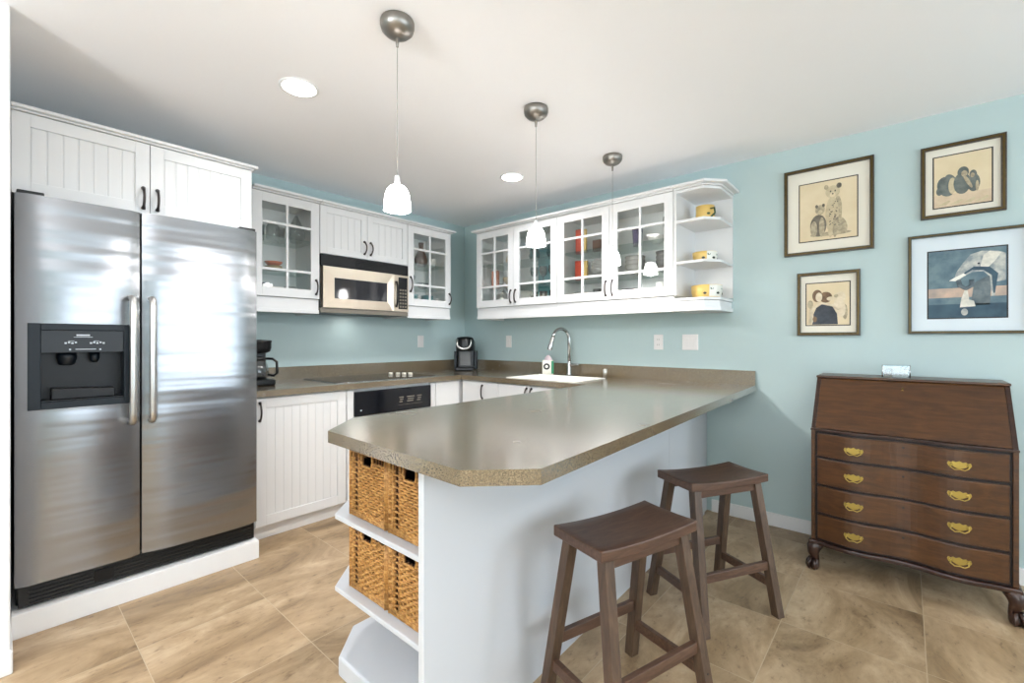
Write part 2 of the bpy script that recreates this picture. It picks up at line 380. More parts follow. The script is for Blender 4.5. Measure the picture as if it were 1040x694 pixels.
# --- wall_left uppers
t = thing('wall_cabinet', 'white glass-door wall cabinet beside the over-refrigerator cabinet, holding clear jars', 'cabinet', (.18, -2.02, 1.41))
carcass(FA, -2.245, -1.790, ZU0, ZU1, DW-.021, t); gshelves(FA, -2.245, -1.79, DW, t)
d = glass_door(FA, -2.245, -1.790, ZU0, ZU1, DW, t); vhandle(FA, -1.817, 1.60, DW, d)
valance(FA, -2.245, -1.790, DW, t, 'lr'); cornice(FA, -2.245, -1.790, DW, t)
t = thing('wall_cabinet', 'white two-door solid wall cabinet directly above the microwave', 'cabinet', (.18, -1.4, 1.853))
carcass(FA, -1.787, -1.014, 1.856, ZU1, DW-.021, t)
for a, b_, hu in ((-1.787, -1.4005, -1.428), (-1.4005, -1.014, -1.373)):
    d = bead_door(FA, a, b_, 1.856, ZU1, DW, t, n=5, st=.05); vhandle(FA, hu, 1.945, DW, d, .1, .006)
cornice(FA, -1.787, -1.014, DW, t)
t = thing('wall_cabinet', 'white glass-door wall cabinet to the right of the microwave, holding brown and teal ware', 'cabinet', (.18, -.767, 1.41))
carcass(FA, -1.011, -.523, ZU0, ZU1, DW-.021, t); gshelves(FA, -1.011, -.523, DW, t, (1.69, 1.90))
d = glass_door(FA, -1.011, -.523, ZU0, ZU1, DW, t); vhandle(FA, -.985, 1.70, DW, d, .13); vhandle(FA, -.545, 1.60, DW, d, .1)
valance(FA, -1.011, -.523, DW, t, 'lr'); cornice(FA, -1.011, -.523, DW, t, r=.03)
# --- over-refrigerator cabinet
t = thing('wall_cabinet', 'white two-door beadboard cabinet above the refrigerator', 'cabinet', (.4, -2.85, 1.85))
carcass(FA, -3.312, -2.386, 1.855, 2.188, .76, t)
for a, b_, hu in ((-3.312, -2.849, -2.876), (-2.849, -2.386, -2.820)):
    d = bead_door(FA, a, b_, 1.838, 2.188, .782, t, n=7, st=.055); vhandle(FA, hu, 1.915, .782, d, .1)
cornice(FA, -3.312, -2.386, .782, t, z=2.188, r=.025, h=.024, p=.03)
# --- wall_back uppers
us = (.56, 1.018, 1.485); 
def unitB(us, label, n, add_teal=False):
    t = thing('wall_cabinet', label, 'cabinet', ((us[0]+us[2])/2, -.18, 1.41))
    carcass(FB, us[0], us[2], ZU0, ZU1, DW-.021, t); gshelves(FB, us[0], us[2], DW, t, (1.70, 1.915))
    if add_teal: M(FB).box(us[1], us[2]-.02, ZU0+.02, 2.06, .010, .014, 'tealsheet').build('teal_sheet', t, label='pale teal sheet behind the right door')  # pale teal sheet added to tint the bay behind this door
    for a, b_, hu, ln in ((us[0], us[1], us[1]-.027, .006), (us[1], us[2], us[1]+.027, .006)):
        d = glass_door(FB, a, b_, ZU0, ZU1, DW, t); vhandle(FB, hu, 1.60, DW, d, .11, ln)
    valance(FB, us[0], us[2], DW, t, n); cornice(FB, us[0], us[2], DW, t, l=.03 if n == 'l' else 0)
unitB((.56, 1.018, 1.485), 'white wall cabinet with two glass doors nearest the room corner, right door backed in teal', 'l', True)
unitB((1.487, 1.958, 2.437), 'white wall cabinet with two glass doors beside the open corner shelves', None)
# open end shelf unit
t = thing('corner_shelf_unit', 'white open chamfered end shelf at the right end of the upper cabinets', 'shelf', (2.57, -.18, 1.41))
pl = [(2.440, -.002), (2.440, -DW), (2.635, -DW), (2.713, -.275), (2.713, -.002)]
def ins(p, k): return [(p[0][0], p[0][1]), (p[1][0], p[1][1]+k), (p[2][0]-k*.4, p[2][1]+k), (p[3][0]-k, p[3][1]+k*.4), (p[4][0]-k, p[4][1])]
M().box(2.440, 2.456, -DW+.002, -.002, ZU0, ZU1, 'white').box(2.4562, 2.711, -.014, -.002, ZU0-.01, ZU1, 'white').build('back_panel', t)
for z in (1.478, 1.722, 1.995, 2.195):
    M().prism(ins(pl, .004), z, z+.018, 'white').build('shelf_board', t, bev=.002)
M().prism(ins(pl, .010), 1.435, 1.476, 'white').prism(ins(pl, .002), 1.408, 1.435, 'white').build('light_rail', t, bev=.002)
o_ = [(2.440, -.002), (2.440, -DW-.045), (2.650, -DW-.045), (2.752, -.30), (2.752, -.002)]
M().prism(ins(pl, -.006), ZU1, ZU1+.01, 'white').prism(o_, ZU1+.01, ZU1+.026, 'white').build('cornice', t, bev=.003)

# ------------------------------------------------------------------ refrigerator
t = thing('fridge_platform', 'low white platform under the refrigerator', 'platform', (.45, -2.85, 0))
M().box(.02, .888, -3.312, -2.385, 0, .098, 'trimw').build('platform_box', t, bev=.003)
t = thing('refrigerator', 'side-by-side stainless steel refrigerator with black water dispenser', 'refrigerator', (.45, -2.85, .1))
YF0, YG, YF1 = -3.303, -2.900, -2.393
M().box(.04, .80, YF0+.004, YF1-.004, .101, 1.805, 'blacksat').build('body', t, bev=.004)
gr = M(FA).box(YF0+.01, YF1-.004, .105, .198, .80, .845, 'grille')
for k in range(5): gr.box(YF0+.04, YF1-.02, .112+k*.0165, .119+k*.0165, .845, .853, 'grille')
gr.box(YF0+.24, YF0+.31, .125, .175, .845, .858, 'black')
gr.build('base_grille', t, bev=.0015)
def fdoor(u0, u1, hole=None):
    n = 14; mm = M()
    def xf(u):
        q = (u-u0)/(u1-u0); return .872+.020*(1-abs(2*q-1)**6)+.004*sin(pi*q)
    us_ = [u0+(u1-u0)*k/n for k in range(n+1)]
    if hole: us_ = sorted([u for u in us_ if not (hole[0]-.01 < u < hole[1]+.01)]+[hole[0], hole[1]])
    zs_ = [.203, hole[2], hole[3], 1.822] if hole else [.203, 1.822]
    g = [[mm.v((xf(u), u, z)) for z in zs_] for u in us_]
    for i in range(len(us_)-1):
        for j in range(len(zs_)-1):
            if hole and j == 1 and us_[i] >= hole[0]-1e-6 and us_[i+1] <= hole[1]+1e-6: continue
            mm.f([g[i][j], g[i+1][j], g[i+1][j+1], g[i][j+1]], 'steel', True)
    for i in range(len(us_)-1):
        for z in (.203, 1.822):
            mm.f([mm.v(p) for p in ((.802, us_[i], z), (.802, us_[i+1], z), (xf(us_[i+1]), us_[i+1], z), (xf(us_[i]), us_[i], z))], 'steel')
    for u in (u0, u1): mm.f([mm.v(p) for p in ((.802, u, .203), (xf(u), u, .203), (xf(u), u, 1.822), (.802, u, 1.822))], 'steel')
    return mm
HO = (-3.268, -2.942, .926, 1.288)
d1 = fdoor(YF0, YG-.004, HO).build('door', t)

d2 = fdoor(YG+.004, YF1).build('door', t)
# dispenser (built into the freezer door)
dp = M(FA)
y0, y1, z0, z1 = HO
dp.box(y0, y0+.038, z0, z1, .80, .896, 'navy').box(y1-.022, y1, z0, z1, .80, .896, 'navy').box(y0+.038, y1-.022, z0, z0+.030, .80, .896, 'navy').box(y0+.038, y1-.022, z1-.028, z1, .80, .896, 'navy')
dp.box(y0+.038, y1-.022, z1-.125, z1-.028, .80, .888, 'black')
dp.box(y0+.038, y1-.022, z0+.03, z1-.125, .765, .77, 'black')
dp.box(y0+.038, y1-.022, z0+.03, z0+.036, .77, .885, 'black')
dsp = dp.build('dispenser', d1, bev=.0015, label='black ice and water dispenser')
mm = M(FA).prism([(y0+.07, z0+.036), (y1-.05, z0+.036), (y1-.05, z0+.075), (y0+.07, z0+.085)], .80, .872, 'blacksat').build('drip_tray', dsp, bev=.004)
mm = M().lathe([(.03, 0), (.034, -.02), (.026, -.05), (.02, -.055)], (.83, y0+.12, z1-.125), 'navy', 16); mm.build('ice_chute', dsp)
mm = M().lathe([(.018, 0), (.018, -.03), (.01, -.045)], (.83, y0+.21, z1-.125), 'navy', 16); mm.build('water_nozzle', dsp)
mk = M(FA); W_ = .889
cy = (y0+.038+y1-.022)/2
mk.box(cy-.025, cy+.018, z1-.052, z1-.046, W_-.001, W_, 'mark').box(cy-.034, cy+.027, z1-.0585, z1-.0565, W_-.001, W_, 'mark')
for a, n_ in ((-.062, 4), (.018, 5)):
    for k in range(n_): mk.box(cy+a+k*.0105, cy+a+k*.0105+.007, z1-.087+(k % 2)*.003, z1-.080+(k % 2)*.003, W_-.001, W_, 'mark')
    mk.box(cy+a+.012, cy+a+.03, z1-.075, z1-.0735, W_-.001, W_, 'mark')
mk.box(cy-.028, cy+.038, z1-.112, z1-.109, W_-.001, W_, 'mark')
for a in (-.045, .052): mk.box(cy+a-.003, cy+a+.003, z1-.115, z1-.108, W_-.001, W_, 'mark')
mk.build('printed_controls', dsp)
for y, d in ((-2.938, d1), (-2.866, d2)):
    hm = M(); P = [(.885, y, .835), (.925, y, .838), (.940, y, .85), (.942, y, .88), (.942, y, 1.37), (.940, y, 1.40), (.925, y, 1.412), (.885, y, 1.415)]
    hm.tube(P, [.012, .013, .014, .0145, .0145, .014, .013, .012], 'steel2', 14, up=(0, 1, 0)); hm.build('handle', d)
for y, d in ((YF0+.045, d1), (YF1-.045, d2)):
    M(FA).box(y-.04, y+.04, 1.822, 1.838, .80, .872, 'grille').build('hinge_cover', d, bev=.004)
M().lathe([(.012, .8955), (.012, .8985), (.009, .8995)], (0, -2.593, 1.112), 'chrome', 20, axis=0).build('badge', d2)

# ------------------------------------------------------------------ base run on wall_left
ZC0, ZC1 = .875, .914
def base_body(T, u0, u1, d, parent, toe=.05, ztoe=.10, top=ZC0-.002):
    M(T).box(u0, u1, ztoe, top, .004, d, 'white').build('cabinet_body', parent)
    M(T).box(u0, u1, 0, ztoe, .004, d-toe, 'trimw').build('toe_kick', parent)
DB = .69
t = thing('base_cabinet', 'white beadboard-door base cabinet between refrigerator and oven', 'cabinet', (.33, -2.05, 0))
base_body(FA, -2.375, -1.752, DB-.021, t, .03, .085)
d = bead_door(FA, -2.335, -1.756, .092, .868, DB, t, n=9, st=.06); vhandle(FA, -2.312, .785, DB, d, .11)
t = thing('built_in_oven', 'black built-in oven under the cooktop with touch control panel', 'oven', (.33, -1.36, 0))
base_body(FA, -1.749, -.972, DB-.021, t)
M(FA).box(-1.749, -1.70, .1, .868, DB-.021, DB, 'white').build('side_filler', t, bev=.001)
M(FA).box(-1.022, -.972, .1, .868, DB-.021, DB, 'white').build('side_filler', t, bev=.001)
M(FA).box(-1.698, -1.024, .676, .850, DB-.02, DB+.012, 'ovenblk').build('control_panel', t, bev=.006)
mk = M(FA); W_ = DB+.0125
for k, (a, b_) in enumerate(((-1.33, -1.29), (-1.26, -1.19), (-1.165, -1.12))):
    for j in range(3): mk.box(a+(j % 2)*.006, b_-(j*.005), .775-j*.017, .783-j*.017, W_-.001, W_, 'btn')
mk.box(-1.34, -1.11, .72, .7215, W_-.001, W_, 'btn').box(-1.655, -1.645, .712, .722, W_-.001, W_, 'mark')
mk.build('printed_controls', t)
d = M(FA).box(-1.698, -1.024, .10, .668, DB-.02, DB+.010, 'ovenblk').build('oven_door', t, bev=.005)
M().tube([(DB+.01, -1.66, .66), (DB+.05, -1.64, .655), (DB+.05, -1.08, .655), (DB+.01, -1.06, .66)], .009, 'blacksat', 10).build('handle', d)
t = thing('base_cabinet', 'white plain-door base cabinet right of the oven, against the inner corner', 'cabinet', (.33, -.83, 0))
base_body(FA, -.969, -.004, DB-.021, t)
plain_door(FA, -.966, -.705, .105, .868, DB, t)
# base run on wall_back
t = thing('base_cabinet', 'white base cabinet right of the inner corner, one door with wavy handle', 'cabinet', (.9, -.33, 0))
base_body(FB, .692, 1.134, DB-.021, t); d = plain_door(FB, .712, 1.132, .105, .868, DB, t); vhandle(FB, .957, .785, DB, d, .11, .012)
t = thing('sink_cabinet', 'white sink base cabinet whose paired handles show above the peninsula', 'cabinet', (1.55, -.33, 0))
M(FB).box(1.137, 1.155, .1, .873, .004, DB-.021, 'white').box(1.875, 1.893, .1, .873, .004, DB-.021, 'white').box(1.155, 1.875, .1, .118, .004, DB-.021, 'white').box(1.155, 1.875, .118, .873, .004, .014, 'white').build('cabinet_body', t)
M(FB).box(1.137, 1.893, 0, .1, .004, DB-.07, 'trimw').build('toe_kick', t)
for a, b_, hu in ((1.137, 1.457, 1.433), (1.457, 1.893, 1.481)):
    d = plain_door(FB, a, b_, .105, .868, DB, t); vhandle(FB, hu, .795, DB, d, .11)

# ------------------------------------------------------------------ countertop
ct = thing('countertop', 'speckled taupe stone countertop running along both walls and out as a chamfered peninsula', 'countertop', (1.5, -1.2, ZC0))
SK = (1.215, 1.84, -.655, -.25)       # sink cut-out
sl = M()
sl.box(.003, .72, -2.385, -.003, ZC0, ZC1, 'counter')
sl.box(.72, SK[0], -.71, -.003, ZC0, ZC1, 'counter')
sl.box(SK[0], SK[1], -.71, SK[2], ZC0, ZC1, 'counter').box(SK[0], SK[1], SK[3], -.003, ZC0, ZC1, 'counter')
sl.box(SK[1], 1.972, -.71, -.003, ZC0, ZC1, 'counter')
sl.prism([(1.972, -.003), (2.853, -.003), (2.958, -2.505), (2.822, -2.640), (2.150, -2.622), (1.985, -2.44)], ZC0, ZC1, 'counter')
sl.build('worktop', ct)
M().box(.003, .022, -2.385, -.003, ZC1, 1.010, 'counter').box(.022, 2.853, -.022, -.003, ZC1, 1.010, 'counter').build('backsplash', ct)

# ------------------------------------------------------------------ peninsula
pc = thing('peninsula_cabinet', 'white peninsula base with smooth panel facing the stools and open basket shelves at its end', 'cabinet', (2.3, -1.4, 0))
def px(y): return 2.550+.029*(-y)         # outer face of the stool-side panel
M().hexa([(2.00, -2.05, .10), (px(-2.05)-.025, -2.05, .10), (px(-.70)-.025, -.70, .10), (2.00, -.70, .10)],
         [(2.00, -2.05, .872), (px(-2.05)-.025, -2.05, .872), (px(-.70)-.025, -.70, .872), (2.00, -.70, .872)], 'white').build('cabinet_body', pc)
M().box(2.05, 2.54, -2.0, -.1, 0, .1, 'trimw').build('toe_kick', pc)
def slab(y0, y1, t=.024, z0=0, z1=.873, off=0):
    return M().hexa([(px(y0)-t+off, y0, z0), (px(y0)+off, y0, z0), (px(y1)+off, y1, z0), (px(y1)-t+off, y1, z0)],
                    [(px(y0)-t+off, y0, z1), (px(y0)+off, y0, z1), (px(y1)+off, y1, z1), (px(y1)-t+off, y1, z1)], 'panelw')
slab(-2.592, -.775).build('side_panel', pc, bev=.0015)
slab(-.772, -.10).build('side_panel', pc, bev=.0015)
slab(-.099, -.004, off=-.014).build('filler_strip', pc)
M().box(1.92, px(-.5)-.03, -.66, -.004, .1, .872, 'white').build('corner_body', pc)
# end shelves : 3 boards with a chamfered left corner, upright between them
XI = px(-2.55)-.026
def board(z0, z1, k=0):
    return M().prism([(1.925+k, -2.06), (XI, -2.06), (XI, -2.548+k), (2.055+k*.5, -2.548+k), (1.925+k, -2.41)], z0, z1, 'panelw')
board(.572, .590).build('shelf_board', pc, bev=.003)
board(.312, .330).build('shelf_board', pc, bev=.003)
board(0, .072, .01).build('plinth_board', pc, bev=.008)
board(.848, .866).build('top_board', pc, bev=.002)
M().box(2.00, XI, -2.075, -2.056, .072, .848, 'panelw').build('back_board', pc)

# ------------------------------------------------------------------ baskets
def strand(mm, T, u0, u1, v, w, sp, ph, r=.0048):
    n = max(4, int((u1-u0)/sp*3)); P = []; R = []
    for k in range(n+1):
        u = u0+(u1-u0)*k/n; P.append(T(u, v, w+.0028*sin(pi*u/sp+ph)))
    mm.tube(P, r, 'wick', 5)
BW, BD, BH = .228, .34, .243
def basket_mesh():
    sp = .0165; rows = int((BH-.05)/.0098)
    def face(mm, T, W, hole):
        mm_in = .004
        for i in range(int(W/sp)+1):
            u = i*sp
            if u > W: continue
            if hole and abs(u-W/2) < .030: mm.tube([T(u, .014, -.003), T(u, BH-.052, -.003)], .0032, 'wickd', 5)
            else: mm.tube([T(u, .014, -.003), T(u, BH-.012, -.003)], .0032, 'wickd', 5)
        for j in range(rows):
            v = .026+j*.0098; ph = pi*(j % 2)
            segs = [(0.006, W-.006)]
            if hole and v > BH-.054: segs = [(0.006, W/2-.032), (W/2+.032, W-.006)]
            for a, b_ in segs:
                g0, g1 = .034, .058          # ladder of gaps beside the corner post
                if hole and a < g0 and b_ > g1:
                    strand(mm, T, a, g0, v, 0, sp, ph); 
                    mm.tube([T(g0, v, 0), T(g1, v, 0)], .0034, 'wick', 5) if j % 2 else None
                    strand(mm, T, g1, b_, v, 0, sp, ph)
                else: strand(mm, T, a, b_, v, 0, sp, ph)
        for v0, v1 in ((0, .022), (BH-.018, BH)):       # wrapped top and bottom bands
            for q in range(3): mm.tube([T(0, v0+(v1-v0)*(q+.5)/3, .001), T(W, v0+(v1-v0)*(q+.5)/3, .001)], (v1-v0)/5.2, 'wick', 6)
        for u in (.004, W-.004, ):
            mm.tube([T(u, 0, .0), T(u, BH, .0)], .0065, 'wick', 6)
        if hole:
            for u in (.0645, .0265): mm.tube([T(u, .02, .002), T(u, BH-.01, .002)], .0036, 'wick', 5)
            c = [T(W/2+.033*cx, BH-.037+.020*cz, .002) for cx, cz in ((-1, 1), (-1.02, 0), (-.85, -1), (.85, -1), (1.02, 0), (1, 1))]
            mm.tube(c, .0042, 'wick', 6)
    mm = M()
    TF = lambda u, v, w: (u, -w, v); TB = lambda u, v, w: (u, BD+w, v)
    TL = lambda u, v, w: (-w, u, v); TR = lambda u, v, w: (BW+w, u, v)
    face(mm, TF, BW, True); face(mm, TL, BD, False); face(mm, TR, BD, False); face(mm, TB, BW, True)
    return mm
bm_ = basket_mesh()
b0 = thing('wicker_basket', '', 'basket', (0, 0, 0), 'wicker baskets on the peninsula end shelves')
wv = bm_.build('woven_wall', b0)
t_ = .005
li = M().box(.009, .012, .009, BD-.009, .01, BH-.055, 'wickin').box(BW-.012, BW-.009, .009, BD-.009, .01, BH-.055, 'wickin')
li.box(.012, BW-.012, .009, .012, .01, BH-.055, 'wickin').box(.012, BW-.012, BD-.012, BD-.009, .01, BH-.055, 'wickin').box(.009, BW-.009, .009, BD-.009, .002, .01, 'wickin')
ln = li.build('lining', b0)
BX = (2.098, 2.098+BW+.016)
spots = [((BX[0], .594), 'left wicker basket on the upper peninsula shelf'), ((BX[1], .594), 'right wicker basket on the upper peninsula shelf, under the counter corner'),
         ((BX[0], .334), 'left wicker basket on the lower peninsula shelf'), ((BX[1], .334), 'right wicker basket on the lower peninsula shelf')]
for i, ((x, z), lb) in enumerate(spots):
    if i == 0: r = b0
    else:
        r = b0.copy(); COL.objects.link(r)
        for ch in (wv, ln): c = ch.copy(); COL.objects.link(c); c.parent = r
    r.location = (x, -2.512, z); r['label'] = lb

# ------------------------------------------------------------------ cooktop, sink, faucet, small counter things
t = thing('cooktop', 'black glass cooktop with thin steel rim set in the counter below the microwave', 'cooktop', (.4, -1.4, ZC1))
M().box(.14, .655, -1.81, -.93, ZC1, ZC1+.004, 'chrome').build('steel_rim', t, bev=.001)
M().box(.147, .648, -1.803, -.937, ZC1+.004, ZC1+.0065, 'ovenblk').build('glass_top', t)
for x, y in ((.298, -1.134), (.345, -1.095), (.385, -1.062), (.43, -1.030)):
    M().lathe([(.019, 0), (.019, .012), (.016, .018), (.004, .019)], (x, y, ZC1+.0065), 'cream', 20).build('knob', t)
t = thing('sink', 'white enamel drop-in sink in the counter under the window-side cabinets', 'sink', (1.5, -.45, ZC1))
t['label'] = 'white enamel drop-in sink in front of the tall faucet'
x0, x1, y0, y1 = SK; r_ = M(); e = .014
r_.box(x0-e, x1+e, y0-e, y0+.012, ZC1, ZC1+.007, 'porc').box(x0-e, x1+e, y1-.012, y1+e, ZC1, ZC1+.007, 'porc').box(x0-e, x0+.012, y0+.012, y1-.012, ZC1, ZC1+.007, 'porc').box(x1-.012, x1+e, y0+.012, y1-.012, ZC1, ZC1+.007, 'porc')
r_.build('rim', t, bev=.003)
q = M()
for a in ((x0+.004, x0+.012, y0+.004, y1-.004), (x1-.012, x1-.004, y0+.004, y1-.004), (x0+.012, x1-.012, y0+.004, y0+.012), (x0+.012, x1-.012, y1-.012, y1-.004)): q.box(*a, .74, ZC1, 'porc')
q.box(x0+.004, x1-.004, y0+.004, y1-.004, .73, .74, 'porc').build('basin', t)
t = thing('kitchen_faucet', 'tall brushed nickel pull-down faucet with arched neck behind the sink', 'faucet', (1.43, -.11, ZC1))
c = (1.43, -.11)
M().lathe([(.026, 0), (.026, .006), (.021, .012), (.019, .10), (.016, .115), (.012, .12)], (c[0], c[1], ZC1), 'chrome', 20).build('base', t)
P = [(c[0], c[1], ZC1+.1), (c[0], c[1], 1.222)]
for k in range(1, 13):
    a = pi*k/12*.93; P.append((c[0]-.045*(1-cos(a))*.5, c[1]-.088*(1-cos(a)), 1.222+.088*sin(a)))
M().tube(P, .0145, 'chrome', 12, up=(1, 0, 0)).build('neck', t)
e_ = Vector(P[-1]); dn = (Vector(P[-1])-Vector(P[-2])).normalized()
M().tube([e_, e_+dn*.01, e_+dn*.05, e_+dn*.108, e_+dn*.114], [.015, .017, .0195, .022, .018], 'chrome', 14, up=(1, 0, 0)).build('spray_head', t)
M().tube([(c[0]+.012, c[1], ZC1+.085), (c[0]+.032, c[1]-.0, ZC1+.086), (c[0]+.085, c[1]-.005, ZC1+.092), (c[0]+.098, c[1]-.006, ZC1+.096)], [.015, .014, .011, .009], 'chrome', 10).build('lever_handle', t)
t = tag(M().lathe([(.017, 0), (.017, .05), (.0155, .066), (.010, .071)], (1.80, -.15, ZC1), 'steel2', 18).build('air_gap_cap', org=(1.80, -.15, ZC1)), 'short silver dishwasher air gap cylinder on the counter right of the sink', 'air gap')
# soap packet: white front with round mark, green side, clear top
t = thing('soap_bottle', 'white and green dish soap bottle left of the faucet', 'soap bottle', (1.235, -.15, ZC1))
Rz = Matrix.Rotation(radians(38), 3, 'Z')
TT = lambda u, v, w: tuple(Vector((1.235, -.15, ZC1))+Rz @ Vector((u, v, w)))
M(TT).box(-.052, .046, -.034, .034, 0, .125, 'label').build('bottle_body', t, bev=.008)
M(TT).box(.046, .0475, -.032, .032, .008, .118, 'green').box(.026, .0472, -.0352, -.034, .008, .118, 'green').build('green_side', t, label='green side label')
q = M(TT); q.lathe([(.028, 0), (.028, -.0012)], (-.014, -.034, .070), 'black2', 24, axis=1); q.lathe([(.013, -.0013), (.013, -.002)], (-.014, -.034, .070), 'label', 20, axis=1); q.build('round_mark', t)
M(TT).lathe([(.034, .120), (.034, .135), (.024, .152), (.014, .158), (.014, .168)], (0, 0, 0), 'pinkw', 16).build('cap', t, label='pale clear cap')
# coffee pod machine in the corner
t = thing('coffee_pod_machine', 'black pod coffee machine with silver ring standing in the room corner', 'coffee maker', (.30, -.27, ZC1))
Rk = Matrix.Rotation(radians(41), 3, 'Z')
TK = lambda u, v, w: tuple(Vector((.30, -.27, ZC1))+Rk @ Vector((u, v, w)))
M(TK).box(-.085, .085, -.02, .15, 0, .30, 'black').build('body', t, bev=.02)
M(TK).box(-.09, .09, -.13, -.02, 0, .035, 'black').build('drip_base', t, bev=.01)
M(TK).prism([(-.075, .035), (.075, .035), (.07, .19), (-.07, .19)], 0, 0, 'black').bm.free()
hd = M(TK).lathe([(.088, .195), (.09, .21), (.09, .30), (.078, .325), (.03, .335)], (0, -.045, 0), 'black', 28, sq=1.0).build('brew_head', t)
P = [(.062*cos(a), -.045-.098*abs(sin(a))**.3*.9-.0, .262+.052*sin(a)) for a in [radians(180+180*k/14) for k in range(15)]]
P = [(-.066, -.118, .305)]+[(.066*cos(a), -.135, .265+.050*sin(a)) for a in [radians(180+180*k/14) for k in range(15)]]+[(.066, -.118, .305)]
M(TK).tube(P, .0095, 'steel2', 8).build('silver_ring', t, label='silver horseshoe ring')
M(TK).box(.0875, .112, -.01, .14, .01, .19, 'navy').box(-.112, -.0875, -.01, .14, .01, .19, 'navy').build('water_tank', t, bev=.006, label='blue tinted water tank')
M(TK).box(-.05, .05, -.0235, -.0205, .05, .185, 'dkgrey').build('front_plate', t)
# drip coffee maker beside the refrigerator
cx, cy = .36, -2.205
t = thing('drip_coffee_maker', 'black drip coffee maker with glass carafe, half hidden by the refrigerator', 'coffee maker', (cx, cy, ZC1))
M().box(cx-.14, cx+.08, cy-.09, cy+.085, ZC1, ZC1+.042, 'black').build('warming_base', t, bev=.012)
M().box(cx-.14, cx-.075, cy-.085, cy+.08, ZC1+.042, ZC1+.28, 'black').build('water_tank', t, bev=.01)
M().lathe([(.05, .215), (.075, .225), (.083, .25), (.083, .285), (.086, .29), (.086, .30), (.02, .305)], (cx-.01, cy, ZC1), 'blacksat', 28).build('filter_basket', t)
ca = M().lathe([(.055, .043), (.066, .055), (.068, .09), (.062, .13), (.05, .165), (.046, .175)], (cx-.01, cy, ZC1), 'gware', 28).build('carafe', t, label='clear glass carafe')
M().lathe([(.050, .165), (.052, .185), (.03, .193)], (cx-.01, cy, ZC1), 'black', 24).build('carafe_lid', ca)
M().tube([(cx+.015, cy+.045, ZC1+.178), (cx+.04, cy+.078, ZC1+.176), (cx+.052, cy+.10, ZC1+.155), (cx+.052, cy+.102, ZC1+.08), (cx+.04, cy+.085, ZC1+.062), (cx+.02, cy+.055, ZC1+.07)], .0085, 'black', 10).build('carafe_handle', ca)

# ------------------------------------------------------------------ microwave
t = thing('microwave_oven', 'stainless over-the-range microwave with black handle and keypad', 'microwave', (.2, -1.4, 1.42))
y0, y1, z0, z1 = -1.785, -1.016, 1.420, 1.852; w = .385
M(FA).box(y0, y1, z0+.002, z1, .004, w-.03, 'blacksat').build('body', t)
g = M(FA).box(y0, y1, z1-.085, z1, w-.03, w-.004, 'blacksat')
for k in range(5): g.box(y0+.28, y1-.22, z1-.070+k*.012, z1-.064+k*.012, w-.004, w-.001, 'black')
g.build('vent_grille', t, bev=.002)
M(FA).box(y0, y1, z0, z0+.035, w-.03, w-.006, 'btn').build('bottom_strip', t, bev=.002)
wy0, wy1, wz0, wz1 = -1.680, -1.222, 1.530, 1.685
d = M(FA)
fy0, fy1, fz0, fz1 = y0+.012, -1.166, z0+.038, z1-.088
o4 = [(fy0, fz0), (fy1, fz0), (fy1, fz1), (fy0, fz1)]; i4 = [(wy0, wz0), (wy1, wz0), (wy1, wz1), (wy0, wz1)]
for k in range(4):
    a, b_ = o4[k], o4[(k+1) % 4]; c_, e_ = i4[(k+1) % 4], i4[k]
    d.hexa([(a[0], a[1], w-.03), (b_[0], b_[1], w-.03), (c_[0], c_[1], w-.03), (e_[0], e_[1], w-.03)], [(a[0], a[1], w+.006), (b_[0], b_[1], w+.006), (c_[0], c_[1], w-.006), (e_[0], e_[1], w-.006)], 'champ')
d = d.build('door', t)
M(FA).box(wy0, wy1, wz0, wz1, w-.03, w-.009, 'smoke').build('window', d)
P = []
for k in range(11): a = -1+2*k/10; P.append((w+.004+.034*(1-a*a)**.7, -1.140-.012*(1-a*a), 1.600+.105*a))
M().tube(P, [.010]+[.0085]*9+[.010], 'black', 10, up=(0, 1, 0)).build('handle', d)
k_ = M(FA).box(-1.163, y1, fz0, fz1, w-.03, w, 'champ').box(-1.118, y1+.008-.02, fz0+.02, fz1-.018, w, w+.002, 'black').build('keypad', t)
b_ = M(FA)
for i in range(3):
    for j in range(6): b_.box(-1.108+i*.026, -1.108+i*.026+.018, fz0+.032+j*.028, fz0+.032+j*.028+.016, w+.002, w+.0035, 'btn')
b_.box(-1.110, -1.036, fz1-.048, fz1-.028, w+.002, w+.0035, 'smoke'); b_.build('buttons', k_)

# ------------------------------------------------------------------ outlets
def outlet(T, u, v, label, kind, w_=.072):
    t = thing('wall_outlet' if kind == 'o' else 'light_switch', label, 'outlet' if kind == 'o' else 'switch', T(u, v, 0))
    M(T).box(u-w_/2, u+w_/2, v-.058, v+.058, .0005, .006, 'plate').build('cover_plate', t, bev=.002)
    if kind == 'o':
        for s in (-.02, .02):
            q = M(T).box(u-.016, u+.016, v+s-.014, v+s+.014, .006, .0085, 'plate')
            for k in (-.006, .006): q.box(u+k-.0012, u+k+.0012, v+s-.006, v+s+.006, .0085, .0088, 'dkgrey')
            q.build('socket', t)
    else:
        for s in ((-.02, .02) if w_ > .1 else (0,)): M(T).prism([(u+s-.015, v-.032), (u+s+.015, v-.032), (u+s+.015, v+.032), (u+s-.015, v+.032)], .006, .010, 'plate').build('rocker', t, bev=.002)
outlet(FA, -.594, 1.201, 'white switch plate on the wall below the brown-and-teal ware cabinet', 's')
outlet(FB, .642, 1.20, 'white switch plate on the wall just right of the pod coffee machine', 's')
outlet(FB, 2.178, 1.20, 'white outlet on the wall right of the faucet, left of the double switch', 'o', .074)
outlet(FB, 2.418, 1.20, 'wide white double switch plate on the wall below the open corner shelves', 's', .115)

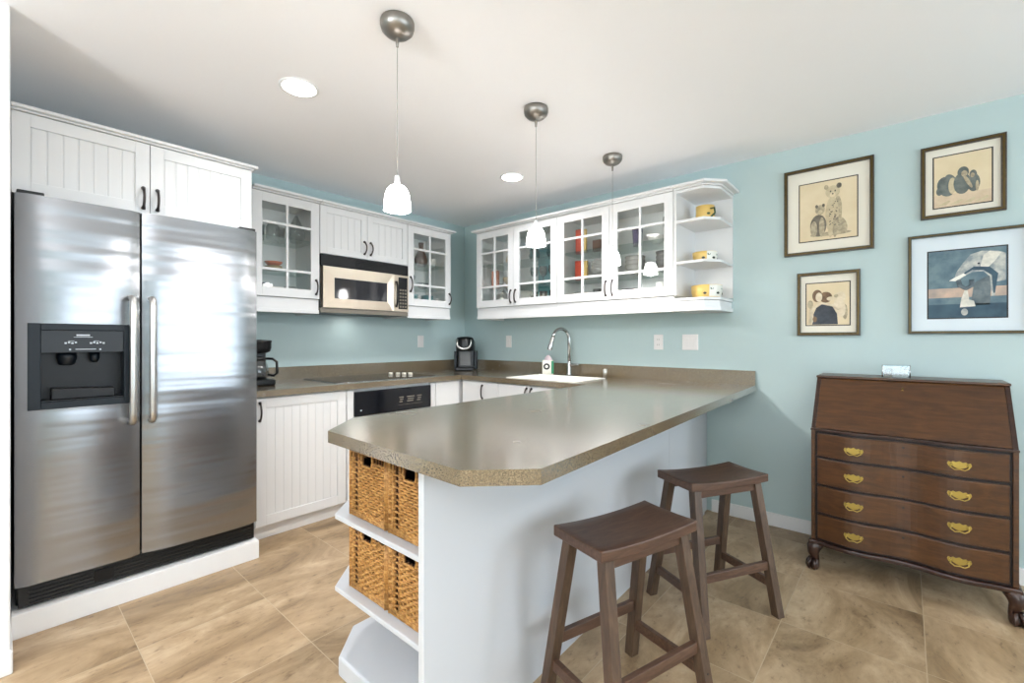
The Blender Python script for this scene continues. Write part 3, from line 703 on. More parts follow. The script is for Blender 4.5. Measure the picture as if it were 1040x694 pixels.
# ------------------------------------------------------------------ cabinet contents
def ware(kind, c, r, h, mt, name, label, cat, group, extra=None):
    x, y, z = c; q = M()
    if kind == 'bowl': q.lathe([(r*.45, 0), (r*.5, h*.06), (r*.85, h*.55), (r, h), (r*.94, h), (r*.78, h*.55), (r*.4, h*.15)], c, mt, 20)
    elif kind == 'cup': q.lathe([(r*.75, 0), (r*.9, h*.2), (r, h), (r*.92, h), (r*.82, h*.2), (r*.3, h*.1)], c, mt, 18); q.tube([(x+r*.9*k, y-r*.2*k, z+h*v) for k, v in ((1, .8), (1.45, .75), (1.5, .4), (1, .25))], r*.1, mt, 6)
    elif kind == 'glass': q.lathe([(r*.8, 0), (r*.8, h*.04), (r, h), (r*.94, h), (r*.74, h*.06)], c, mt, 16)
    elif kind == 'stem': q.lathe([(r*.8, 0), (r*.75, h*.03), (r*.1, h*.08), (r*.1, h*.4), (r*.7, h*.55), (r, h*.8), (r*.85, h), (r*.8, h), (r*.9, h*.8), (r*.6, h*.57)], c, mt, 16)
    elif kind == 'jar': q.lathe([(r*.9, 0), (r, h*.05), (r, h*.68), (r*.7, h*.8), (r*.7, h*.86)], c, mt, 20)
    elif kind == 'plates':
        for k in range(5): zz = h*k/5; q.lathe([(r*.5, zz), (r*.6, zz), (r, zz+h*.18), (r*.97, zz+h*.2), (r*.55, zz+h*.06)], c, mt, 24)
    elif kind == 'stack':
        for k in range(3): zz = h*.22*k; q.lathe([(r*.45, zz), (r*.85, zz+h*.3), (r, zz+h*.55), (r*.95, zz+h*.56), (r*.7, zz+h*.26)], c, mt, 20)
    elif kind == 'vase': q.lathe([(r*.6, 0), (r*.95, h*.15), (r, h*.3), (r*.6, h*.6), (r*.3, h*.8), (r*.42, h), (r*.3, h), (r*.2, h*.8)], c, mt, 18)
    elif kind == 'pot':
        q.lathe([(r*.6, 0), (r*.95, h*.2), (r, h*.4), (r*.75, h*.62), (r*.4, h*.7)], c, mt, 20); q.lathe([(r*.4, h*.7), (r*.3, h*.78), (r*.1, h*.82), (r*.12, h*.88), (r*.05, h*.9)], c, mt, 14)
        q.tube([(x-r*.8, y, z+h*.4)]+[(x-r*.95*cos(a), y, z+h*.55+h*.45*sin(a)) for a in [pi*k/8 for k in range(1, 8)]]+[(x+r*.8, y, z+h*.4)], r*.08, mt, 6)
        q.tube([(x+r*.85, y, z+h*.3), (x+r*1.2, y, z+h*.45), (x+r*1.35, y, z+h*.6)], r*.1, mt, 6)
    elif kind == 'box': q.box(x-r, x+r, y-r*.5, y+r*.5, z, z+h, mt)
    elif kind == 'tray': q.lathe([(r*.9, 0), (r, h*.3), (r, h), (r*.9, h), (r*.88, h*.3)], c, mt, 20, sq=.7)
    elif kind == 'teardrop': q.lathe([(r*.6, 0), (r, h*.25), (r*.85, h*.55), (r*.35, h*.85), (r*.15, h)], c, mt, 16)
    o = tag(q.build(name, org=c, bev=.002 if kind == 'box' else 0), label, cat, group)
    if kind == 'jar': M().lathe([(r*.74, h*.86), (r*.76, h*.87), (r*.76, h*.97), (r*.3, h), (r*.1, h*1.0)], c, extra or 'gware', 18).build('lid', o)
    return o
S1, S2, S0 = 1.7135, 1.9365, ZU0+.017
GA = 'glassware and dishes in the left glass cabinet'
ware('jar', (.20, -2.050, S2), .045, .13, 'gware', 'glass_jar', 'small clear glass jar at left on the top shelf of the left glass cabinet', 'jar', GA, 'whitec')
ware('teardrop', (.20, -1.885, S2), .062, .20, 'gware', 'glass_decanter', 'round clear decanter at right on the top shelf of the left glass cabinet', 'decanter', GA)
ware('tray', (.20, -2.045, S1), .075, .030, 'tan', 'serving_dish', 'tan serving dish on the middle shelf of the left glass cabinet', 'dish', GA)
ware('bowl', (.20, -2.045, S1+.032), .06, .03, 'orange', 'small_bowl', 'orange bowl resting on the tan serving dish', 'bowl', GA)
ware('glass', (.24, -2.115, S0), .024, .085, 'navyc', 'drinking_glass', 'dark blue tumbler at the lower left of the left glass cabinet', 'glass', GA)
ware('bowl', (.20, -2.030, S0), .048, .065, 'whitec', 'small_bowl', 'white bowl beside the dark blue tumbler', 'bowl', GA)
ware('cup', (.20, -1.925, S0), .045, .075, 'greyc', 'mug', 'grey mug on the bottom of the left glass cabinet', 'mug', GA)
for k, y in enumerate((-2.10, -1.96)):
    ware('glass', (.11, y, S2), .03, .11, 'gware', 'drinking_glass', ('clear tumbler at the back left of the top shelf of the left glass cabinet', 'clear tumbler behind the decanter in the left glass cabinet')[k], 'glass', GA)
G3 = 'dishes in the glass cabinet right of the microwave'
ware('teardrop', (.20, -.90, 1.9015-.0), .035, .18, 'brown', 'tall_bottle', 'dark brown bottle at the left of the cabinet right of the microwave', 'bottle', G3)
ware('vase', (.20, -.74, 1.9015), .062, .22, 'brown', 'vase', 'brown pottery vase in the cabinet right of the microwave', 'vase', G3)
ware('cup', (.26, -.655, 1.9015), .03, .07, 'whitec', 'mug', 'small white cup beside the brown pottery vase', 'mug', G3)
ware('stem', (.2, -.85, 1.6915), .035, .12, 'gware', 'stemmed_glass', 'clear stemmed glass at left on the shelf below the brown vase', 'glass', G3)
ware('bowl', (.2, -.72, 1.6915), .065, .055, 'gware', 'glass_bowl', 'clear glass bowl on the shelf below the brown vase', 'bowl', G3)
ware('stack', (.2, -.85, S0), .062, .10, 'tealc', 'bowl_stack', 'stack of teal bowls at the lower left beside the microwave', 'bowls', G3)
ware('stack', (.2, -.67, S0), .060, .10, 'tealc', 'bowl_stack', 'stack of teal bowls at the lower right corner of the cabinet by the room corner', 'bowls', G3)
GB = 'ware in the corner glass cabinet'
Z1, Z2 = 1.7015, 1.9165
ware('box', (.655, -.2, 1.80), .040, .0, 'red', 'x', 'x', 'x', GB) if False else None
ware('box', (.665, -.22, Z1), .035, .17, 'orange', 'tin_box', 'tall orange tin behind the leftmost glass door', 'tin', GB)
ware('tray', (.85, -.22, Z1+.0), .085, .02, 'yellow', 'serving_dish', 'yellow rimmed dish behind the leftmost glass door', 'dish', GB)
ware('bowl', (.85, -.22, Z1+.021), .07, .07, 'tan', 'mixing_bowl', 'tan bowl on the yellow rimmed dish', 'bowl', GB)
ware('vase', (.84, -.2, Z2), .05, .16, 'tan', 'vase', 'tan vase on the top shelf of the leftmost glass door', 'vase', GB)
ware('pot', (.75, -.22, S0), .075, .20, 'dkgrey', 'kettle', 'dark kettle with hooped handle at the bottom behind the leftmost glass door', 'kettle', GB) if False else None
ware('pot', (.79, -.25, S0), .082, .165, 'steel2', 'kettle', 'metal kettle with hooped handle at the bottom behind the leftmost glass door', 'kettle', GB)
GB2 = 'clear and teal glassware behind the teal backed door'
for k, (x, kd, zz, r, h, mt_, lb) in enumerate((
    (1.12, 'teardrop', Z2, .05, .17, 'gteal', 'teal glass decanter at left on the top shelf of the teal backed door'),
    (1.31, 'teardrop', Z2, .045, .19, 'gteal', 'teal glass decanter at right on the top shelf of the teal backed door'),
    (1.12, 'stem', Z1, .04, .16, 'gware', 'stemmed glass at left on the middle shelf of the teal backed door'),
    (1.22, 'stem', Z1, .04, .16, 'gware', 'stemmed glass in the middle of the middle shelf of the teal backed door'),
    (1.32, 'stem', Z1, .04, .16, 'gware', 'stemmed glass at right on the middle shelf of the teal backed door'),
    (1.12, 'glass', S0, .036, .11, 'gteal', 'teal tumbler at left on the bottom of the teal backed door'),
    (1.22, 'glass', S0, .036, .11, 'dkgrey', 'dark tumbler in the middle of the bottom of the teal backed door'),
    (1.33, 'glass', S0, .036, .11, 'gteal', 'teal tumbler at right on the bottom of the teal backed door'))):
    ware(kd, (x, -.2, zz), r, h, mt_, 'glass_decanter' if kd == 'teardrop' else ('stemmed_glass' if kd == 'stem' else 'drinking_glass'), lb, 'glass', GB2)
GB3 = 'boxes and bowls behind the third glass door'
ware('box', (1.60, -.22, Z2), .026, .20, 'red', 'food_box', 'tall red food box behind the third glass door', 'box', GB3)
ware('box', (1.66, -.24, Z2), .022, .19, 'yellow', 'food_box', 'tall yellow food box beside the red one', 'box', GB3)
ware('box', (1.60, -.22, Z1), .030, .16, 'red', 'food_box', 'red food box on the middle shelf behind the third glass door', 'box', GB3)
ware('box', (1.668, -.24, Z1), .024, .15, 'yellow', 'food_box', 'yellow food box on the middle shelf behind the third glass door', 'box', GB3)
ware('box', (1.775, -.22, Z2), .038, .09, 'brown', 'tea_box', 'brown box on the top shelf behind the third glass door', 'box', GB3)
ware('box', (1.865, -.22, Z2), .026, .10, 'navyc', 'tea_box', 'dark blue box on the top shelf behind the third glass door', 'box', GB3)
ware('stack', (1.80, -.2, Z1), .085, .14, 'greyc', 'bowl_stack', 'stack of grey bowls behind the third glass door', 'bowls', GB3)
ware('bowl', (1.62, -.2, S0), .07, .07, 'greyc', 'small_bowl', 'grey bowl on the bottom behind the third glass door', 'bowl', GB3)
ware('cup', (1.76, -.2, S0), .036, .09, 'dkgrey', 'mug', 'left dark mug on the bottom behind the third glass door', 'mug', GB3)
ware('cup', (1.85, -.2, S0), .034, .075, 'greyc', 'mug', 'right grey mug on the bottom behind the third glass door', 'mug', GB3)
GB4 = 'dishes behind the fourth glass door'
ware('glass', (2.10, -.2, Z2), .040, .125, 'purple', 'drinking_glass', 'purple tumbler behind the fourth glass door', 'glass', GB4)
ware('bowl', (2.25, -.2, Z2), .065, .05, 'whitec', 'small_bowl', 'white bowl on the top shelf behind the fourth glass door', 'bowl', GB4)
ware('stem', (2.345, -.24, Z2), .035, .17, 'gware', 'stemmed_glass', 'clear stemmed glass at the top right behind the fourth glass door', 'glass', GB4)
ware('stack', (2.08, -.2, Z1), .075, .14, 'greyc', 'bowl_stack', 'stack of grey bowls at left behind the fourth glass door', 'bowls', GB4)
ware('stack', (2.31, -.2, Z1), .065, .15, 'dkgrey', 'bowl_stack', 'stack of dark bowls at right behind the fourth glass door', 'bowls', GB4)
ware('plates', (2.06, -.2, S0), .10, .065, 'black2', 'plate_stack', 'stack of dark plates behind the fourth glass door', 'plates', GB4)
ware('cup', (2.29, -.2, S0), .045, .10, 'whitec', 'mug', 'white mug behind the fourth glass door', 'mug', GB4)
# yellow pottery on the open shelves
GO = 'yellow pottery on the open corner shelves'
def deco(o, c, r, z, h, n):
    q = M()
    for k in range(n):
        a = radians(-78+k*26); zz = z+h*(.35+.35*(k % 2))
        cx_, cy_ = c[0]+r*cos(a), c[1]+r*sin(a)
        ta = Vector((-sin(a), cos(a), 0)); nn = Vector((cos(a), sin(a), 0))
        vs = [q.v(Vector((cx_, cy_, zz))+nn*.0015+ta*(.011*cos(b))+Vector((0, 0, 1))*(.008*sin(b))) for b in [2*pi*i/8 for i in range(8)]]
        vb = [q.v(Vector((cx_, cy_, zz))-nn*.002+ta*(.011*cos(b))+Vector((0, 0, 1))*(.008*sin(b))) for b in [2*pi*i/8 for i in range(8)]]
        q.f(vs, 'bgreen' if k % 2 else 'bdark'); q.f(vb[::-1], 'bgreen')
        for i in range(8): q.f([vs[i], vs[(i+1) % 8], vb[(i+1) % 8], vb[i]], 'bgreen')
    q.build('painted_leaves', o)
def crock(c, r, h, name, label):
    o = tag(M().lathe([(r*.82, 0), (r*.88, h*.05), (r*.97, h*.5), (r, h), (r*.93, h), (r*.9, h*.5), (r*.6, h*.12)], c, 'yellow', 28).build(name, org=c), label, 'bowl', GO)
    q = M(); n = 9
    a0, a1 = radians(-62), radians(50)
    ring = []
    for k in range(n+1):
        a = a0+(a1-a0)*k/n; ring.append([q.v((c[0]+(rr+.0012)*cos(a), c[1]+(rr+.0012)*sin(a), c[2]+zz)) for rr, zz in ((r*.9, h*.1), (r*.985, h*.5), (r*1.005, h*.97))])
    for k in range(n):
        for j in range(2): q.f([ring[k][j], ring[k+1][j], ring[k+1][j+1], ring[k][j+1]], 'bwhite', True)
    q.build('white_glaze', o, label='white glazed right side'); deco(o, (c[0], c[1]), r*.985, c[2], h, 6)
    return o
crock((2.592, -.185, 1.4975), .098, .086, 'pottery_bowl', 'largest yellow and white leaf-painted bowl, on the bottom open shelf')
crock((2.580, -.185, 1.7415), .078, .068, 'pottery_bowl', 'yellow and white leaf-painted bowl on the middle open shelf')
c = (2.585, -.19, 2.0145)
o = tag(M().lathe([(.056, 0), (.062, .02), (.058, .06), (.060, .105), (.056, .105), (.052, .05), (.03, .012)], c, 'yellow', 26).build('pottery_cup', org=c), 'yellow leaf-painted cup on the top open shelf', 'cup', GO)
M().tube([(c[0]+.04, c[1]-.03, c[2]+.08), (c[0]+.075, c[1]-.05, c[2]+.075), (c[0]+.08, c[1]-.053, c[2]+.04), (c[0]+.045, c[1]-.034, c[2]+.02)], .006, 'bgreen', 8).build('handle', o)
deco(o, c[:2], .060, c[2]-.01, .08, 6)

# ------------------------------------------------------------------ stools
def stool(label, loc, ang, first=None):
    if first is not None:
        r = first.copy(); COL.objects.link(r)
        for ch in list(first.children): c = ch.copy(); COL.objects.link(c); c.parent = r
    else:
        r = thing('bar_stool', '', 'stool', (0, 0, 0), 'two wooden saddle stools')
        hl, hs, tz, th = .216, .114, .612, .036
        q = M(); n = 14; rows = []
        for k in range(n+1):
            a = -1+2*k/n; x = hl*a; dip = .011*(1-a*a)
            top = []
            for j in range(7):
                b_ = -1+2*j/6; top.append((x, hs*b_, tz-dip-.004*(1-b_*b_)))
            bot = [(x, hs*b_, tz-th-.006*(1-a*a)) for b_ in (1, -1)]
            rows.append([q.v(p) for p in top+bot])
        for k in range(n):
            A, B = rows[k], rows[k+1]; m_ = len(A)
            for i in range(m_): q.f([A[i], A[(i+1) % m_], B[(i+1) % m_], B[i]], 'stool', i < 6)
        q.f(rows[0][::-1], 'stool'); q.f(rows[-1], 'stool')
        q.build('seat', r, bev=.004)
        fl, fs, tl, ts, s_ = .205, .170, .170, .080, .0185
        def at(sx, sy, z):
            t_ = 1-z/(tz-th); return (sx*(tl+(fl-tl)*t_), sy*(ts+(fs-ts)*t_))
        for sx in (-1, 1):
            for sy in (-1, 1):
                q = M(); bx, by = at(sx, sy, 0); cx_, cy_ = at(sx, sy, tz-th)
                zt = tz-th-.004
                q.hexa([(bx-s_, by-s_, 0), (bx+s_, by-s_, 0), (bx+s_, by+s_, 0), (bx-s_, by+s_, 0)], [(cx_-s_, cy_-s_, zt), (cx_+s_, cy_-s_, zt), (cx_+s_, cy_+s_, zt), (cx_-s_, cy_+s_, zt)], 'stoolleg')
                lg = q.build('leg', r, bev=.002)
                bb = at(sx, sy, .135); M().lathe([(.004, 0), (.004, .0015)], (bb[0], bb[1]+sy*s_ if sy > 0 else bb[1]-s_-.0015, .135), 'black2', 10, axis=1).build('screw_cap', lg)
        for sy in (-1, 1):
            a, b_ = at(-1, sy, .215), at(1, sy, .215)
            M().box(a[0]+s_, b_[0]-s_, a[1]-.010, a[1]+.010, .198, .235, 'stool').build('stretcher', r, bev=.002)
            a, b_ = at(-1, sy, .56), at(1, sy, .56)
            M().box(a[0]+s_, b_[0]-s_, a[1]-.009, a[1]+.009, .536, .570, 'stool').build('apron', r, bev=.0015)
        for sx in (-1, 1):
            a, b_ = at(sx, -1, .135), at(sx, 1, .135)
            M().box(a[0]-.010, a[0]+.010, a[1]+s_-.002, b_[1]-s_+.002, .117, .153, 'stool').build('stretcher', r, bev=.002)
    r.location = loc; r.rotation_euler = (0, 0, ang); r['label'] = label
    return r
s1 = stool('nearer brown wooden saddle-seat bar stool, in front of the white panel', (2.908, -1.975, 0), radians(73))
s2 = stool('farther brown wooden saddle-seat bar stool, toward the teal wall', (2.937, -1.185, 0), radians(61), s1)

# ------------------------------------------------------------------ secretary desk
DX0, DX1, DYF = 3.228, 3.974, -.485
t = thing('secretary_desk', 'dark mahogany slant-front secretary desk with four curved drawers and brass pulls', 'desk', (3.6, -.25, 0))
def ser(x): q = (x-DX0)/(DX1-DX0); return .028*(1-cos(4*pi*q))/2
def curve(x0, x1, off, n=28): return [(x0+(x1-x0)*k/n, DYF-ser(x0+(x1-x0)*k/n)-off) for k in range(n+1)]
zb, zd = .155, .742
# carcass
for x in (DX0, DX1-.018): M().box(x, x+.018, DYF, -.012, zb, zd, 'mahog').build('side_panel', t, bev=.002)
M().prism([(DX0+.018, -.03)]+curve(DX0+.018, DX1-.018, -.012)+[(DX1-.018, -.03)], zb, zd-.006, 'mahoge').build('carcass', t)
# slanted case sides, writing lid, top
for x in (DX0, DX1-.018):
    M(lambda u, v, w: (w, u, v)).prism([(DYF-.0, zd), (-.012, zd), (-.012, 1.003), (-.262, 1.003)], x, x+.018, 'mahogd').build('slant_side', t, bev=.002)
M().box(DX0-.004, DX1+.004, -.268, -.008, 1.003, 1.016, 'mahog').build('top_board', t, bev=.004)
M(lambda u, v, w: (w, u, v)).prism([(DYF+.004, zd+.008), (DYF+.022, zd+.008), (-.245, 1.001), (-.262, 1.001)], DX0+.0185, DX1-.0185, 'mahog').build('writing_lid', t, bev=.002)
ld = [o for o in t.children if o.name.startswith('writing_lid')][0]
nrm = Vector((0, -(1.001-zd-.008), -(DYF+.004+.262))).normalized(); nrm = Vector((0, -.76, .65))
pm = Vector((3.597, -.288, .968))
M().lathe([(.0045, -.002), (.0045, -.006)], (pm.x, pm.y-.001, pm.z), 'brassd', 12, axis=1).tube([(pm.x-.011, pm.y-.008, pm.z-.022), (pm.x-.010, pm.y-.010, pm.z-.014), (pm.x, pm.y-.010, pm.z-.008), (pm.x+.010, pm.y-.010, pm.z-.014), (pm.x+.011, pm.y-.008, pm.z-.022), (pm.x, pm.y-.012, pm.z-.024)], .0022, 'brass', 6, closed=True).build('lock_pull', ld)
M().prism([(DX0-.002, -.03)]+curve(DX0-.002, DX1+.002, .006)+[(DX1+.002, -.03)], zd-.006, zd+.006, 'mahogd').build('waist_moulding', t, bev=.003)
DZ = ((.603, .728), (.456, .596), (.306, .449), (.166, .299))
HX = (3.411, 3.790)
HN = []
def pull(parent, x, z):
    y = DYF-ser(x)-.006; q = M(FB)
    W = -y
    # bat-wing back plate
    sh = [(-.042, .004), (-.038, .016), (-.028, .012), (-.022, .019), (-.012, .014), (0, .022), (.012, .014), (.022, .019), (.028, .012), (.038, .016), (.042, .004), (.036, -.010), (.026, -.006), (.014, -.014), (0, -.020), (-.014, -.014), (-.026, -.006), (-.036, -.010)]
    q.prism([(x+a*.95, z+b_*.85) for a, b_ in sh], W-.004, W+.002, 'brass')
    pl_ = q.build('back_plate', parent)
    q = M()
    for s in (-1, 1): q.lathe([(.005, 0), (.0055, -.010), (.003, -.012)], (x+s*.027, y-.002, z+.003), 'brass', 10, axis=1)
    q.tube([(x-.027, y-.010, z+.003), (x-.030, y-.014, z-.008), (x-.016, y-.018, z-.018), (x, y-.019, z-.014), (x+.016, y-.018, z-.018), (x+.030, y-.014, z-.008), (x+.027, y-.010, z+.003)], .0026, 'brass', 8)
    q.build('bail', pl_)
for k, (a, b_) in enumerate(DZ):
    d = M().prism([(DX0+.028, DYF+.03)]+curve(DX0+.028, DX1-.028, .006)+[(DX1-.028, DYF+.03)], a+.004, b_-.004, 'mahog').build('drawer', t, bev=.003)
    M().prism([(DX0+.024, DYF+.03)]+curve(DX0+.024, DX1-.024, .003)+[(DX1-.024, DYF+.03)], a+.0005, a+.004, 'mahogd').build('cock_bead', d)
    zc = (.657, .523, .380, .226)[k]
    for x in HX:
        pull(d, x, zc)
    yk = DYF-ser(3.6)-.006
    M().lathe([(.005, .001), (.005, -.0015)], (3.6, yk, (a+b_)/2+.035), 'black2', 10, axis=1).build('keyhole', d)
M().prism([(DX0-.010, -.02)]+curve(DX0-.010, DX1+.010, .016)+[(DX1+.010, -.02)], .134, .156, 'mahogd').build('base_moulding', t, bev=.005)
def foot(x, y, sx, sy):
    q = M(); d_ = Vector((sx, sy, 0)).normalized()
    P = []; R = []
    for z, o_, r in ((.140, -.010, .040), (.115, .012, .040), (.085, .014, .031), (.060, .002, .022), (.045, .000, .021), (.034, .006, .027), (.018, .010, .030), (.005, .010, .024), (0, .010, .020)):
        P.append(Vector((x, y, z))+d_*o_); R.append(r*.82)
    q.tube(P, R, 'mahogd', 14, up=(1, 0, 0))
    for k in range(3):
        a = math.atan2(sy, sx)+(-1+k)*.9; dd = Vector((cos(a), sin(a), 0))
        c0 = Vector((x, y, 0))+d_*.008
        q.tube([c0+dd*.018+Vector((0, 0, .055)), c0+dd*.031+Vector((0, 0, .034)), c0+dd*.034+Vector((0, 0, .014)), c0+dd*.027+Vector((0, 0, .003))], [.009, .009, .0075, .004], 'mahogd', 8)
    q.build('claw_foot', t)
foot(DX0+.020, DYF+.01, -1, -1); foot(DX1-.016, DYF+.01, 1, -1); foot(DX0+.035, -.07, -1, .4); foot(DX1-.035, -.07, 1, .4)
# acrylic box on the desk
t = thing('desk_organizer', 'small clear box with steel edges and white cards on top of the desk', 'organizer', (3.57, -.16, 1.016))
x0, x1, y0, y1, z0, z1 = 3.512, 3.628, -.205, -.12, 1.0165, 1.080
q = M().box(x0, x1, y0, y0+.002, z0, z1, 'acryl').box(x0, x1, y1-.002, y1, z0, z1, 'acryl').box(x0, x0+.002, y0, y1, z0, z1, 'acryl').box(x1-.002, x1, y0, y1, z0, z1, 'acryl').box(x0, x1, y0, y1, z1-.002, z1, 'acryl')
q.build('clear_case', t)
q = M()
for x in (x0, x1-.004):
    for y in (y0, y1): q.tube([(x+.002, y, z0), (x+.002, y, z1)], .0022, 'chrome', 6)
    for z in (z0+.002, z1-.002): q.tube([(x+.002, y0, z), (x+.002, y1, z)], .0022, 'chrome', 6)
q.build('steel_edges', t)
M().box(x0+.045, x1-.010, y0+.01, y1-.01, z0+.002, z0+.042, 'whitec').build('paper_stack', t, label='white papers')
q = M(); q.tube([(x0+.028+.014*cos(a), y0+.02, z0+.030+.016*sin(a)) for a in [2*pi*k/14 for k in range(14)]], .0035, 'brown', 6, closed=True); q.box(x0+.01, x0+.042, y0+.025, y1-.01, z0+.001, z0+.026, 'tan'); q.build('tape_roll', t)

# ------------------------------------------------------------------ framed pictures
def ell(q, cx_, cy_, rx, ry, z, m, rot=0, n=20):
    c, s = cos(rot), sin(rot); q.prism([(cx_+rx*cos(a)*c-ry*sin(a)*s, cy_+rx*cos(a)*s+ry*sin(a)*c) for a in [2*pi*k/n for k in range(n)]], z-.0005, z, m)
def ink(name, c, c2=None, sc=30):
    m = mat(name, c, .7); n = noise(m, sc, 4); r = ramp(m, n.outputs['Fac'], [(.35, c), (.65, c2 or tuple(min(255, int(v*1.3)) for v in c))])
    N, L, b = nt(m); L.new(r.outputs['Color'], b.inputs['Base Color']); MT[name] = m
ink('sepia paper', (214, 196, 160), (224, 208, 176), 6); ink('sepia dark', (92, 86, 76), (124, 116, 102)); ink('sepia mid', (150, 138, 116), (190, 176, 146), 60); ink('sepia light', (188, 172, 140), (204, 190, 158), 50)
ink('slate ink', (84, 92, 90), (116, 122, 116)); ink('sand', (200, 178, 150), (216, 196, 168), 20); ink('indigo', (46, 52, 60), (66, 72, 80)); ink('pale skin', (206, 190, 160), (226, 212, 188)); ink('umber', (92, 70, 52), (130, 104, 78))
ink('lake blue', (70, 96, 112), (112, 134, 140), 12); ink('deep blue', (46, 70, 86), (66, 92, 106), 12); ink('peach', (150, 142, 136), (206, 178, 158), 10); ink('elephant', (132, 142, 146), (196, 196, 188), 34); ink('bsoft', (196, 194, 184), (226, 222, 210), 40); ink('elephant shade', (78, 92, 100), (116, 126, 128), 26)
def picture(u0, u1, v0, v1, iu0, iu1, iv0, iv1, label, fm, mm_, draw, fw=.020):
    t = thing('framed_picture', label, 'picture', ((u0+u1)/2, 0, v0), 'framed animal prints on the teal wall')
    fr = M(FB)
    fr.box(u0, u0+fw, v0, v1, .001, .022, fm).box(u1-fw, u1, v0, v1, .001, .022, fm).box(u0+fw, u1-fw, v0, v0+fw, .001, .022, fm).box(u0+fw, u1-fw, v1-fw, v1, .001, .022, fm)
    k = fw*.35
    fr.box(u0+k, u0+2*k, v0+k, v1-k, .022, .0245, 'brassd').box(u1-2*k, u1-k, v0+k, v1-k, .022, .0245, 'brassd').box(u0+2*k, u1-2*k, v0+k, v0+2*k, .022, .0245, 'brassd').box(u0+2*k, u1-2*k, v1-2*k, v1-k, .022, .0245, 'brassd')
    fr.build('frame', t, bev=.002)
    M(FB).box(u0+fw, u1-fw, v0+fw, v1-fw, .002, .008, mm_).build('mat_board', t)
    M(FB).box(iu0-.006, iu1+.006, iv0-.006, iv1+.006, .008, .0084, 'mahoge').build('inner_border', t)
    q = M(FB); draw(q, iu0, iv0, iu1-iu0, iv1-iv0, .0092); q.build('print', t)
def clip(q, u, v, W, Hh, m, z): q.box(u, u+W, v, v+Hh, .0084, z, m)
def d_cheetah(q, u, v, W, Hh, z):
    clip(q, u, v, W, Hh, 'sepia paper', z)
    E = lambda x, y, a, b, m, dz, r=0: ell(q, u+W*x, v+Hh*y, W*a, Hh*b, z+dz, m, r)
    E(.55, .09, .36, .035, 'sepia mid', .0004)
    E(.62, .24, .13, .17, 'sepia light', .0007); E(.58, .42, .115, .30, 'sepia light', .0010); E(.68, .48, .07, .24, 'sepia mid', .0008)
    E(.73, .22, .10, .15, 'sepia mid', .0012, .3); E(.55, .22, .045, .20, 'sepia light', .0016); E(.63, .20, .045, .18, 'sepia mid', .0014)
    E(.59, .80, .125, .105, 'sepia light', .0020); E(.48, .89, .038, .04, 'sepia mid', .0022); E(.70, .89, .045, .045, 'sepia dark', .0022)
    E(.59, .745, .05, .04, 'sepia paper', .0024); E(.555, .81, .014, .016, 'sepia dark', .0027); E(.635, .81, .014, .016, 'sepia dark', .0027); E(.592, .765, .016, .014, 'sepia dark', .0027)
    E(.34, .25, .145, .19, 'sepia dark', .0018); E(.26, .20, .06, .14, 'sepia mid', .0021); E(.40, .22, .05, .17, 'sepia mid', .0022)
    E(.37, .52, .085, .085, 'sepia mid', .0025); E(.31, .585, .026, .03, 'sepia dark', .0027); E(.43, .59, .026, .03, 'sepia dark', .0027); E(.375, .49, .035, .03, 'sepia light', .0028)
    for k in range(34):
        x = .53+.17*random.random(); y = .20+.45*random.random(); E(x, y, .010, .010, 'sepia dark', .0026)
def d_apes(q, u, v, W, Hh, z):
    clip(q, u, v, W, Hh, 'sepia paper', z); q.box(u, u+W, v, v+Hh*.24, z, z+.0003, 'sand')
    E = lambda x, y, a, b, m, dz, r=0: ell(q, u+W*x, v+Hh*y, W*a, Hh*b, z+dz, m, r)
    E(.22, .40, .16, .20, 'slate ink', .0006, .2); E(.10, .32, .06, .08, 'slate ink', .0008); E(.30, .52, .09, .12, 'slate ink', .0010, .4); E(.33, .40, .07, .16, 'sepia light', .0012)
    E(.50, .42, .15, .21, 'slate ink', .0014); E(.52, .63, .10, .11, 'slate ink', .0016); E(.54, .60, .055, .06, 'sepia mid', .0019); E(.70, .40, .11, .17, 'slate ink', .0017); E(.69, .56, .065, .085, 'slate ink', .0020)
    E(.68, .545, .035, .045, 'sepia mid', .0022); E(.60, .44, .035, .15, 'sepia mid', .0023, .4); E(.76, .33, .03, .10, 'sepia mid', .0023)
    for k in range(4): q.prism([(u+W*(.05+.22*k), v+Hh*.03), (u+W*(.22+.22*k), v+Hh*.03), (u+W*(.30+.22*k), v+Hh*.10), (u+W*(.26+.22*k), v+Hh*.12)], z, z+.0006, 'sepia light')
